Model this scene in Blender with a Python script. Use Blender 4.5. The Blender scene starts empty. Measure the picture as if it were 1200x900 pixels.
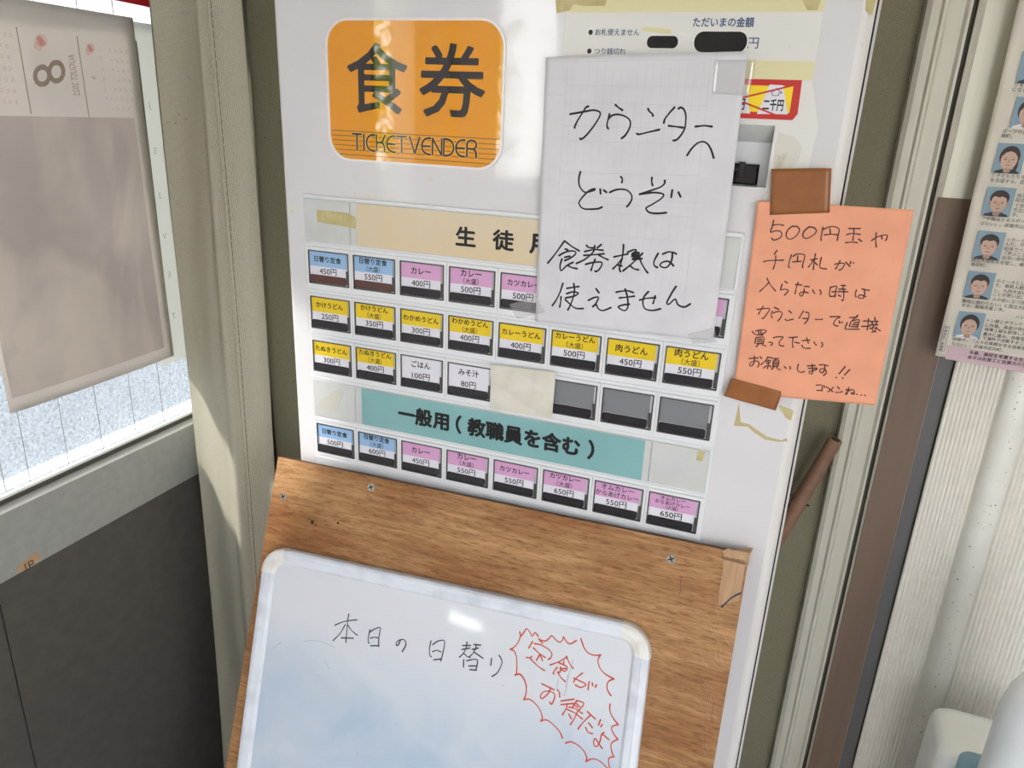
import bpy, math, random
from mathutils import Vector, Matrix
random.seed(7)
scene = bpy.context.scene
COL = scene.collection
sin, cos, pi = math.sin, math.cos, math.pi

# ------------------------------------------------------------------ camera
FPX = 876.4548
CR = Vector((0.93297116, 0.35748174, 0.04209073))      # camera right
CD = Vector((0.15754307, -0.30040101, -0.94071218))    # camera down
CF = Vector((-0.32364333, 0.88428844, -0.33658425))    # camera forward
CAM = Vector((0.60028597, -0.8362495, 1.52677504))
cd = bpy.data.cameras.new('camera')
cd.sensor_width = 36.0
cd.lens = FPX * 36.0 / 1200.0
cd.clip_start = 0.02
cam = bpy.data.objects.new('camera', cd)
COL.objects.link(cam)
m3 = Matrix((CR, -CD, -CF)).transposed()
cam.matrix_world = Matrix.Translation(CAM) @ m3.to_4x4()
scene.camera = cam

# ------------------------------------------------------------------ world, sun, exposure
scene.view_settings.view_transform = 'Standard'
scene.view_settings.look = 'None'
scene.view_settings.gamma = 1.0
scene.view_settings.use_curve_mapping = False
scene.view_settings.exposure = 2.13
w = bpy.data.worlds.new('sky')
scene.world = w
w.use_nodes = True
nt = w.node_tree
bg = nt.nodes['Background']
geo = nt.nodes.new('ShaderNodeTexCoord')
sep = nt.nodes.new('ShaderNodeSeparateXYZ')
ramp = nt.nodes.new('ShaderNodeValToRGB')
ramp.color_ramp.elements[0].position = 0.0
ramp.color_ramp.elements[0].color = (1.0, 0.98, 0.95, 1)
ramp.color_ramp.elements[1].position = 0.7
ramp.color_ramp.elements[1].color = (0.62, 0.76, 1.0, 1)
nt.links.new(geo.outputs['Generated'], sep.inputs[0])
nt.links.new(sep.outputs['Z'], ramp.inputs[0])
nt.links.new(ramp.outputs[0], bg.inputs[0])
bg.inputs[1].default_value = 1.7
sl = bpy.data.lights.new('sun', 'SUN')
sl.energy = 7.0
sl.angle = math.radians(4.5)
sl.color = (1.0, 0.975, 0.93)
sun = bpy.data.objects.new('sun', sl)
COL.objects.link(sun)
sun.location = (-4, -2, 5)
sun.rotation_euler = Vector((0.60, 0.50, -0.62)).to_track_quat('-Z', 'Y').to_euler()

try:
    scene.cycles.use_denoising = True
    scene.cycles.max_bounces = 10
    scene.cycles.transparent_max_bounces = 12
except Exception:
    pass

# ------------------------------------------------------------------ materials
def lin(c):
    r = []
    for v in c:
        v = v / 255.0
        r.append(v / 12.92 if v <= 0.04045 else ((v + 0.055) / 1.055) ** 2.4)
    return (r[0], r[1], r[2], 1.0)

def mat(name, col, rough=0.5, metal=0.0, spec=0.5, coat=0.0, col2=None, nscale=(30, 30, 30), ndet=4.0,
        lo=0.35, hi=0.65, bump=0.0, bscale=(200, 200, 200), bdist=0.001, trans=0.0, emit=None, estr=0.0):
    m = bpy.data.materials.new(name)
    m.use_nodes = True
    n = m.node_tree
    b = n.nodes['Principled BSDF']
    b.inputs['Base Color'].default_value = lin(col)
    b.inputs['Roughness'].default_value = rough
    b.inputs['Metallic'].default_value = metal
    b.inputs['Specular IOR Level'].default_value = spec
    b.inputs['Coat Weight'].default_value = coat
    b.inputs['Coat Roughness'].default_value = 0.03
    b.inputs['Transmission Weight'].default_value = trans
    if emit:
        b.inputs['Emission Color'].default_value = lin(emit)
        b.inputs['Emission Strength'].default_value = estr
    tc = None
    if col2 or bump:
        tc = n.nodes.new('ShaderNodeTexCoord')
    if col2:
        mp = n.nodes.new('ShaderNodeMapping')
        mp.inputs['Scale'].default_value = nscale
        no = n.nodes.new('ShaderNodeTexNoise')
        no.inputs['Scale'].default_value = 1.0
        no.inputs['Detail'].default_value = ndet
        rp = n.nodes.new('ShaderNodeValToRGB')
        rp.color_ramp.elements[0].position = lo
        rp.color_ramp.elements[0].color = lin(col)
        rp.color_ramp.elements[1].position = hi
        rp.color_ramp.elements[1].color = lin(col2)
        n.links.new(tc.outputs['Object'], mp.inputs[0])
        n.links.new(mp.outputs[0], no.inputs['Vector'])
        n.links.new(no.outputs['Fac'], rp.inputs[0])
        n.links.new(rp.outputs[0], b.inputs['Base Color'])
    if bump:
        mp = n.nodes.new('ShaderNodeMapping')
        mp.inputs['Scale'].default_value = bscale
        no = n.nodes.new('ShaderNodeTexNoise')
        no.inputs['Scale'].default_value = 1.0
        no.inputs['Detail'].default_value = 2.0
        bp = n.nodes.new('ShaderNodeBump')
        bp.inputs['Strength'].default_value = bump
        bp.inputs['Distance'].default_value = bdist
        n.links.new(tc.outputs['Object'], mp.inputs[0])
        n.links.new(mp.outputs[0], no.inputs['Vector'])
        n.links.new(no.outputs['Fac'], bp.inputs['Height'])
        n.links.new(bp.outputs[0], b.inputs['Normal'])
    return m

def weave_mat(name, c1, c2, sx, sz, speck=None, vert_only=True):
    """woven cloth: crossed fine waves drive colour and bump"""
    m = bpy.data.materials.new(name)
    m.use_nodes = True
    n = m.node_tree
    b = n.nodes['Principled BSDF']
    b.inputs['Roughness'].default_value = 0.85
    b.inputs['Specular IOR Level'].default_value = 0.15
    tc = n.nodes.new('ShaderNodeTexCoord')
    mp = n.nodes.new('ShaderNodeMapping')
    mp.inputs['Scale'].default_value = (sx, 0.0, sz)
    ck = n.nodes.new('ShaderNodeTexVoronoi')
    ck.inputs['Scale'].default_value = 1.0
    ck.inputs['Randomness'].default_value = 0.25
    rp = n.nodes.new('ShaderNodeValToRGB')
    rp.color_ramp.elements[0].position = 0.15
    rp.color_ramp.elements[0].color = lin(c1)
    rp.color_ramp.elements[1].position = 0.75
    rp.color_ramp.elements[1].color = lin(c2)
    n.links.new(tc.outputs['Object'], mp.inputs[0])
    n.links.new(mp.outputs[0], ck.inputs['Vector'])
    n.links.new(ck.outputs['Distance'], rp.inputs[0])
    # dark specks of mould
    no = n.nodes.new('ShaderNodeTexNoise')
    no.inputs['Scale'].default_value = 320.0
    no.inputs['Detail'].default_value = 1.0
    r2 = n.nodes.new('ShaderNodeValToRGB')
    r2.color_ramp.elements[0].position = 0.765
    r2.color_ramp.elements[0].color = (0, 0, 0, 1)
    r2.color_ramp.elements[1].position = 0.80
    r2.color_ramp.elements[1].color = (1, 1, 1, 1)
    mx = n.nodes.new('ShaderNodeMix')
    mx.data_type = 'RGBA'
    n.links.new(tc.outputs['Object'], no.inputs['Vector'])
    n.links.new(no.outputs['Fac'], r2.inputs[0])
    n.links.new(r2.outputs[0], mx.inputs[0])
    n.links.new(rp.outputs[0], mx.inputs[6])
    mx.inputs[7].default_value = lin((60, 56, 46))
    n.links.new(mx.outputs[2], b.inputs['Base Color'])
    bp = n.nodes.new('ShaderNodeBump')
    bp.inputs['Strength'].default_value = 0.5
    bp.inputs['Distance'].default_value = 0.0006
    bp.invert = True
    n.links.new(ck.outputs['Distance'], bp.inputs['Height'])
    n.links.new(bp.outputs[0], b.inputs['Normal'])
    return m

def sheet_mat(name, col, transl=0.6, transp=0.0, rough=0.6, col2=None, nscale=(8, 8, 8), lo=.4, hi=.6, gloss=0.04, ndet=4):
    """thin sheet that lets light through: diffuse + translucent (+ transparent)"""
    m = bpy.data.materials.new(name)
    m.use_nodes = True
    n = m.node_tree
    for x in list(n.nodes):
        n.nodes.remove(x)
    out = n.nodes.new('ShaderNodeOutputMaterial')
    di = n.nodes.new('ShaderNodeBsdfDiffuse')
    tr = n.nodes.new('ShaderNodeBsdfTranslucent')
    mix = n.nodes.new('ShaderNodeMixShader')
    mix.inputs[0].default_value = transl
    n.links.new(di.outputs[0], mix.inputs[1])
    n.links.new(tr.outputs[0], mix.inputs[2])
    di.inputs[0].default_value = lin(col)
    tr.inputs[0].default_value = lin(col)
    if col2:
        tc = n.nodes.new('ShaderNodeTexCoord')
        mp = n.nodes.new('ShaderNodeMapping')
        mp.inputs['Scale'].default_value = nscale
        no = n.nodes.new('ShaderNodeTexNoise')
        no.inputs['Scale'].default_value = 1.0
        no.inputs['Detail'].default_value = ndet
        rp = n.nodes.new('ShaderNodeValToRGB')
        rp.color_ramp.elements[0].position = lo
        rp.color_ramp.elements[0].color = lin(col)
        rp.color_ramp.elements[1].position = hi
        rp.color_ramp.elements[1].color = lin(col2)
        n.links.new(tc.outputs['Object'], mp.inputs[0])
        n.links.new(mp.outputs[0], no.inputs['Vector'])
        n.links.new(no.outputs['Fac'], rp.inputs[0])
        n.links.new(rp.outputs[0], di.inputs[0])
        n.links.new(rp.outputs[0], tr.inputs[0])
    last = mix
    if transp > 0:
        tp = n.nodes.new('ShaderNodeBsdfTransparent')
        mx = n.nodes.new('ShaderNodeMixShader')
        mx.inputs[0].default_value = transp
        n.links.new(last.outputs[0], mx.inputs[1])
        n.links.new(tp.outputs[0], mx.inputs[2])
        last = mx
    if gloss > 0:
        gl = n.nodes.new('ShaderNodeBsdfGlossy')
        gl.inputs['Roughness'].default_value = rough
        mx = n.nodes.new('ShaderNodeMixShader')
        mx.inputs[0].default_value = gloss
        n.links.new(last.outputs[0], mx.inputs[1])
        n.links.new(gl.outputs[0], mx.inputs[2])
        last = mx
    n.links.new(last.outputs[0], out.inputs[0])
    return m

M = {}
M['enamel'] = mat('white_enamel', (222, 220, 222), 0.09, coat=0.4, col2=(213, 210, 211), nscale=(5, 5, 5), lo=.3, hi=.75, bump=0.10, bscale=(75, 75, 75), bdist=0.0012)
M['cabinet'] = mat('cabinet_enamel', (220, 216, 213), 0.4)
M['seam'] = mat('black_gap', (12, 11, 16), 0.7)
M['plate'] = mat('white_plastic', (226, 227, 229), 0.3)
M['plate2'] = mat('grey_white_plastic', (206, 208, 206), 0.3, col2=(199, 200, 196), nscale=(20, 20, 20))
M['bframe'] = mat('dark_window_edge', (74, 74, 72), 0.3)
M['strip'] = mat('black_strip', (42, 40, 43), 0.18)
M['stripbrown'] = mat('brown_strip', (92, 60, 54), 0.2)  # warm reflection painted into the strip colour of two buttons
M['greycard'] = mat('empty_grey_window', (128, 130, 134), 0.2)
M['yellow'] = mat('yellow_card', (232, 200, 38), 0.28)
M['pink'] = mat('pink_card', (212, 160, 200), 0.28)
M['blue'] = mat('blue_card', (150, 186, 222), 0.28)
M['wcard'] = mat('white_card', (224, 222, 230), 0.28)
M['ink'] = mat('black_print', (14, 12, 14), 0.5)
M['navy'] = mat('navy_print', (40, 76, 122), 0.5)
M['orange'] = mat('orange_sign', (232, 152, 2), 0.04, spec=0.8, coat=0.6)
M['signink'] = mat('sign_black', (34, 24, 24), 0.04, spec=0.8, coat=0.6)
M['signline'] = mat('sign_line', (92, 66, 24), 0.1, coat=0.6)
M['signhalo'] = mat('sign_pale_orange', (226, 172, 84), 0.1, coat=0.6)
M['rim'] = mat('rim_white', (236, 230, 228), 0.25)
M['peach'] = mat('peach_strip', (216, 202, 176), 0.25, col2=(218, 196, 158), nscale=(8, 8, 8), bump=.08, bscale=(60, 60, 60))
M['teal'] = mat('teal_strip', (136, 182, 183), 0.3, col2=(128, 174, 175), nscale=(12, 12, 12))
M['decal'] = mat('decal_white', (223, 221, 216), 0.3, bump=.05, bscale=(90, 90, 90))
M['cream'] = mat('decal_cream', (222, 214, 168), 0.3)
M['hole'] = mat('dark_display', (22, 18, 20), 0.15)
M['redstk'] = mat('red_sticker', (196, 36, 30), 0.35)
M['yelstk'] = mat('yellow_sticker', (246, 214, 30), 0.35)
M['resid'] = mat('old_tape_residue', (200, 188, 140), 0.6, col2=(186, 172, 116), nscale=(80, 80, 80))
M['resid2'] = mat('faint_glue_residue', (214, 210, 200), 0.6, col2=(182, 172, 140), nscale=(60, 60, 60), lo=.55, hi=.75)
M['resid3'] = mat('pale_film', (202, 200, 188), .5)
M['brownres'] = mat('brown_glue_residue', (190, 172, 126), 0.6)
M['paper'] = sheet_mat('copy_paper', (228, 226, 230), 0.12, col2=(222, 220, 224), nscale=(20, 20, 20))
M['faint'] = mat('faint_show_through', (206, 204, 208), 0.7)
M['crump'] = mat('crumpled_paper', (220, 216, 204), 0.55, col2=(208, 203, 188), nscale=(40, 40, 40))
M['opaper'] = sheet_mat('orange_paper', (246, 172, 136), 0.1, col2=(240, 166, 132), nscale=(30, 30, 30))
M['marker'] = mat('black_marker', (20, 18, 22), 0.6)
M['opink'] = mat('brown_black_ink', (70, 34, 32), 0.6)
M['brtape'] = mat('brown_packing_tape', (150, 92, 44), 0.35, col2=(140, 84, 40), nscale=(60, 60, 60))
M['clear'] = sheet_mat('clear_tape', (250, 250, 250), 0.3, transp=0.93, gloss=0.1, rough=0.15)
M['wbmark'] = mat('dry_marker', (48, 58, 66), 0.6)
M['wbred'] = mat('red_marker', (206, 82, 58), 0.6)
M['wbgrey'] = mat('pale_grey_mark', (158, 164, 170), 0.6)
M['wframe'] = mat('white_frame', (224, 228, 236), 0.35, col2=(206, 210, 218), nscale=(30, 30, 30), lo=.45, hi=.7)
M['wcap'] = mat('ivory_cap', (232, 230, 224), 0.35, col2=(216, 212, 202), nscale=(40, 40, 40), lo=.5, hi=.75)
M['screw'] = mat('screw_steel', (176, 174, 170), 0.3, metal=0.9)
M['kraft'] = mat('kraft_tape', (188, 152, 116), 0.7, col2=(172, 136, 102), nscale=(260, 30, 30))
M['pen'] = mat('blue_black_pen', (44, 42, 70), 0.6)
M['edgeply'] = mat('plywood_edge', (120, 84, 56), 0.8, col2=(92, 62, 42), nscale=(30, 200, 200))
M['alu'] = mat('silver_aluminium', (196, 194, 180), 0.45, metal=0.1, col2=(187, 184, 170), nscale=(60, 60, 2))
M['aluw'] = mat('pale_aluminium', (196, 194, 180), 0.4, metal=0.3, col2=(186, 184, 170), nscale=(120, 120, 1.5))
M['gasket'] = mat('dark_gasket', (66, 60, 50), 0.7)
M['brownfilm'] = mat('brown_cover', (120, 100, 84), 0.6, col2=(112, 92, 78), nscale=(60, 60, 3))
M['darkstrip'] = mat('dark_grey_strip', (98, 96, 96), 0.5)
M['lower'] = mat('grey_wall_board', (92, 87, 82), 0.6, col2=(84, 80, 75), nscale=(40, 40, 40))
M['frameg'] = mat('grey_window_frame', (168, 170, 164), 0.5, metal=.1, col2=(160, 162, 156), nscale=(3, 60, 60))
M['framew'] = mat('frame_lip', (236, 236, 230), 0.25)
M['groove'] = mat('frame_groove', (84, 82, 76), 0.6)
M['ribbed'] = mat('ivory_ribbed_vinyl', (236, 233, 222), 0.5, col2=(230, 227, 216), nscale=(30, 30, 60))
M['vinyl'] = mat('ivory_smooth_vinyl', (238, 236, 228), 0.4, col2=(232, 230, 222), nscale=(30, 30, 30))
M['specks'] = mat('black_specks', (52, 52, 50), 0.8)
M['news'] = sheet_mat('newsprint', (226, 220, 207), 0.15, col2=(219, 213, 200), nscale=(14, 14, 14))
M['newsink'] = mat('newsprint_ink', (62, 58, 58), 0.8)
M['newspink'] = mat('newsprint_pink', (204, 178, 186), 0.8)
M['photoblue'] = mat('photo_blue', (132, 156, 172), 0.7)
M['skin'] = mat('printed_skin', (196, 166, 148), 0.7)
M['skin2'] = mat('printed_skin_shade', (172, 138, 122), 0.7)
M['hair'] = mat('printed_hair', (60, 52, 50), 0.7)
M['shirtd'] = mat('printed_dark_cloth', (52, 54, 64), 0.7)
M['shirtw'] = mat('printed_white_cloth', (216, 214, 210), 0.7)
M['lip'] = mat('printed_lip', (158, 98, 92), 0.7)
M['stick'] = mat('brown_bamboo', (136, 102, 80), 0.55, col2=(112, 82, 64), nscale=(14, 14, 40))
M['stickend'] = mat('bamboo_hollow', (40, 28, 22), 0.9)
M['calpaper'] = sheet_mat('calendar_paper', (216, 210, 203), 0.62, col2=(210, 204, 197), nscale=(6, 6, 6))
M['calgreen'] = sheet_mat('poster_paper', (228, 228, 222), 0.6)
M['calband'] = sheet_mat('poster_band', (164, 176, 160), 0.6)
M['glassf'] = sheet_mat('frosted_wired_glass', (118, 123, 127), 0.85, transp=0.38, col2=(80, 86, 91), nscale=(260, 260, 260), lo=.35, hi=.65, gloss=.05, rough=.3, ndet=3)
M['wire'] = mat('glass_wire', (120, 120, 118), 0.5)
M['mtape'] = mat('masking_tape', (196, 162, 126), 0.7, col2=(184, 150, 114), nscale=(60, 60, 60))
M['redcloth'] = sheet_mat('red_cloth', (206, 34, 44), 0.5)
M['floor'] = mat('grey_floor', (166, 164, 162), 0.6, col2=(156, 154, 152), nscale=(6, 6, 6))
M['wallw'] = mat('cream_wall', (208, 206, 204), 0.8, col2=(202, 200, 198), nscale=(4, 4, 4))
M['ceil'] = mat('white_ceiling', (222, 220, 214), 0.8, col2=(216, 214, 208), nscale=(5, 5, 5))
M['bark'] = mat('bark', (92, 76, 60), 0.9, col2=(70, 58, 46), nscale=(20, 20, 4))
M['leaf'] = sheet_mat('leaf_green', (88, 124, 40), 0.4, col2=(150, 160, 52), nscale=(3, 3, 3), lo=.4, hi=.6)
M['ground'] = mat('grey_ground', (70, 69, 66), 0.9, col2=(62, 60, 57), nscale=(2, 2, 2))
M['bottle'] = mat('milky_plastic', (236, 240, 241), 0.28, col2=(230, 236, 238), nscale=(8, 8, 8))
M['bottle2'] = mat('white_plastic_tub', (232, 234, 233), 0.3)
M['bluepatch'] = mat('pale_blue_patch', (150, 190, 206), 0.4, col2=(186, 210, 220), nscale=(20, 20, 20))
M['cap'] = mat('white_cap', (230, 230, 226), 0.35)
M['standw'] = mat('stand_board', (150, 120, 90), 0.6, col2=(130, 102, 76), nscale=(4, 40, 40))
M['stitch'] = mat('dark_stitch', (100, 93, 76), 0.9)
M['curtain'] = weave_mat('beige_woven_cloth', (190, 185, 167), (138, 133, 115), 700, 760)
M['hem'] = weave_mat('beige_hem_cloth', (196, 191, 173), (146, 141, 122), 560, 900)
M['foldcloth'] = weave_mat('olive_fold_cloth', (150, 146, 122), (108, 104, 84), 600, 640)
M['wallcloth'] = weave_mat('olive_woven_wallcloth', (142, 137, 116), (106, 101, 82), 520, 560)

def ink_mat(name, tint, transp=0.9, base=None, col2=None, nscale=(4, 7, 4), lo=.42, hi=.58):
    """printing on thin paper: filters the light that comes through"""
    m = bpy.data.materials.new(name)
    m.use_nodes = True
    n = m.node_tree
    for x in list(n.nodes):
        n.nodes.remove(x)
    out = n.nodes.new('ShaderNodeOutputMaterial')
    di = n.nodes.new('ShaderNodeBsdfDiffuse')
    di.inputs[0].default_value = lin(base or tint)
    tp = n.nodes.new('ShaderNodeBsdfTransparent')
    tp.inputs[0].default_value = lin(tint)
    mx = n.nodes.new('ShaderNodeMixShader')
    mx.inputs[0].default_value = transp
    n.links.new(di.outputs[0], mx.inputs[1])
    n.links.new(tp.outputs[0], mx.inputs[2])
    n.links.new(mx.outputs[0], out.inputs[0])
    if col2:
        tc = n.nodes.new('ShaderNodeTexCoord')
        mp = n.nodes.new('ShaderNodeMapping')
        mp.inputs['Scale'].default_value = nscale
        no = n.nodes.new('ShaderNodeTexNoise')
        no.inputs['Scale'].default_value = 1.0
        no.inputs['Detail'].default_value = 3
        no.inputs['Distortion'].default_value = 1.2
        rp = n.nodes.new('ShaderNodeValToRGB')
        rp.color_ramp.elements[0].position = lo
        rp.color_ramp.elements[0].color = lin(tint)
        rp.color_ramp.elements[1].position = hi
        rp.color_ramp.elements[1].color = lin(col2)
        n.links.new(tc.outputs['Object'], mp.inputs[0])
        n.links.new(mp.outputs[0], no.inputs['Vector'])
        n.links.new(no.outputs['Fac'], rp.inputs[0])
        n.links.new(rp.outputs[0], tp.inputs[0])
    return m

def wood():
    m = bpy.data.materials.new('varnished_plywood')
    m.use_nodes = True
    n = m.node_tree
    b = n.nodes['Principled BSDF']
    b.inputs['Roughness'].default_value = 0.5
    b.inputs['Specular IOR Level'].default_value = 0.3
    tc = n.nodes.new('ShaderNodeTexCoord')
    mp = n.nodes.new('ShaderNodeMapping')
    mp.inputs['Scale'].default_value = (14, 90, 170)
    a = n.nodes.new('ShaderNodeTexNoise')
    a.inputs['Scale'].default_value = 1.0
    a.inputs['Detail'].default_value = 6.0
    a.inputs['Roughness'].default_value = 0.7
    n.links.new(tc.outputs['Object'], mp.inputs[0])
    n.links.new(mp.outputs[0], a.inputs['Vector'])
    r = n.nodes.new('ShaderNodeValToRGB')
    e = r.color_ramp.elements
    e[0].position = 0.30; e[0].color = lin((150, 110, 70))
    e[1].position = 0.72; e[1].color = lin((206, 166, 120))
    k = r.color_ramp.elements.new(0.5); k.color = lin((180, 136, 90))
    n.links.new(a.outputs['Fac'], r.inputs[0])
    mp2 = n.nodes.new('ShaderNodeMapping')
    mp2.inputs['Scale'].default_value = (5, 5, 12)
    c = n.nodes.new('ShaderNodeTexNoise')
    c.inputs['Scale'].default_value = 1.0
    c.inputs['Detail'].default_value = 3.0
    n.links.new(tc.outputs['Object'], mp2.inputs[0])
    n.links.new(mp2.outputs[0], c.inputs['Vector'])
    r2 = n.nodes.new('ShaderNodeValToRGB')
    r2.color_ramp.elements[0].position = 0.35; r2.color_ramp.elements[0].color = lin((196, 168, 140))
    r2.color_ramp.elements[1].position = 0.65; r2.color_ramp.elements[1].color = (1, 1, 1, 1)
    n.links.new(c.outputs['Fac'], r2.inputs[0])
    mx = n.nodes.new('ShaderNodeMix')
    mx.data_type = 'RGBA'
    mx.blend_type = 'MULTIPLY'
    mx.inputs[0].default_value = 0.8
    n.links.new(r.outputs[0], mx.inputs[6])
    n.links.new(r2.outputs[0], mx.inputs[7])
    # fine dark flecks of the veneer
    mp3 = n.nodes.new('ShaderNodeMapping')
    mp3.inputs['Scale'].default_value = (70, 300, 520)
    d = n.nodes.new('ShaderNodeTexNoise')
    d.inputs['Scale'].default_value = 1.0
    d.inputs['Detail'].default_value = 2.0
    n.links.new(tc.outputs['Object'], mp3.inputs[0])
    n.links.new(mp3.outputs[0], d.inputs['Vector'])
    r3 = n.nodes.new('ShaderNodeValToRGB')
    r3.color_ramp.elements[0].position = 0.32; r3.color_ramp.elements[0].color = lin((150, 112, 80))
    r3.color_ramp.elements[1].position = 0.48; r3.color_ramp.elements[1].color = (1, 1, 1, 1)
    n.links.new(d.outputs['Fac'], r3.inputs[0])
    my = n.nodes.new('ShaderNodeMix')
    my.data_type = 'RGBA'
    my.blend_type = 'MULTIPLY'
    my.inputs[0].default_value = 0.5
    n.links.new(mx.outputs[2], my.inputs[6])
    n.links.new(r3.outputs[0], my.inputs[7])
    n.links.new(my.outputs[2], b.inputs['Base Color'])
    return m
M['wood'] = wood()
M['calprint'] = ink_mat('calendar_picture', (241, 239, 239), .97, (190, 184, 180), (249, 247, 245))
M['calink'] = ink_mat('calendar_ink', (200, 190, 182), .93, (110, 100, 94))
M['calink2'] = ink_mat('calendar_small_ink', (226, 220, 215), .93, (140, 130, 122))
M['calred'] = ink_mat('calendar_red', (252, 236, 234), .97, (210, 170, 162))

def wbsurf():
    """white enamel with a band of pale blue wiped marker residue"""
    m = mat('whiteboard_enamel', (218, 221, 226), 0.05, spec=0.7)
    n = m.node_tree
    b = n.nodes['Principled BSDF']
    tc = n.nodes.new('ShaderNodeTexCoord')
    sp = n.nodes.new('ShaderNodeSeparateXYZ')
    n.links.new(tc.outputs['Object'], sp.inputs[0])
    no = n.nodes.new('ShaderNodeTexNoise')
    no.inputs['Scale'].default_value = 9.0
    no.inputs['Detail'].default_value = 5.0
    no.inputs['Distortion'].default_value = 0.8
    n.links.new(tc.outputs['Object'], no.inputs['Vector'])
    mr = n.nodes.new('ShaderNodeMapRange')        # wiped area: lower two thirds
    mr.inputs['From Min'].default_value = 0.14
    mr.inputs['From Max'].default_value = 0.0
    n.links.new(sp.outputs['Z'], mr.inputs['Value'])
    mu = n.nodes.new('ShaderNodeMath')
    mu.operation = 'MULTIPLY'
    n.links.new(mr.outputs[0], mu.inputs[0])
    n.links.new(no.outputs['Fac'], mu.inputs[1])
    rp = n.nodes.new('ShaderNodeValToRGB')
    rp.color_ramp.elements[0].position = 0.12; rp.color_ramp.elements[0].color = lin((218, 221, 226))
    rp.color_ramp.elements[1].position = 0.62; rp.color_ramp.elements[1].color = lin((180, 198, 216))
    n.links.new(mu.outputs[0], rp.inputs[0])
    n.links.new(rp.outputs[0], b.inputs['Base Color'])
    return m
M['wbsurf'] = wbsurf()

# ------------------------------------------------------------------ geometry helpers
class Fr:
    def __init__(s, o, ex, ey, n):
        s.o, s.ex, s.ey, s.n = Vector(o), Vector(ex), Vector(ey), Vector(n)
    def w(s, x, y, h=0.0):
        return s.o + s.ex * x + s.ey * y + s.n * h
    def px(s, u, v, h=0.0):
        r = CR * ((u - 600) / FPX) + CD * ((v - 450) / FPX) + CF
        p0 = s.o + s.n * h
        t = (p0 - CAM).dot(s.n) / r.dot(s.n)
        p = CAM + r * t - s.o
        return (p.dot(s.ex), p.dot(s.ey))
FRONT = Fr((0, 0, 0), (1, 0, 0), (0, 0, 1), (0, -1, 0))
TH = math.radians(20.8)
BOARD = Fr((0.3092, -0.02, 1.0454), (1, 0, 0), (0, sin(TH), cos(TH)), (0, -cos(TH), sin(TH)))
WX = -0.38
WALLX = Fr((WX, 0, 0), (0, 1, 0), (0, 0, 1), (1, 0, 0))
def YP(y):
    return Fr((0, y, 0), (1, 0, 0), (0, 0, 1), (0, -1, 0))

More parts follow.
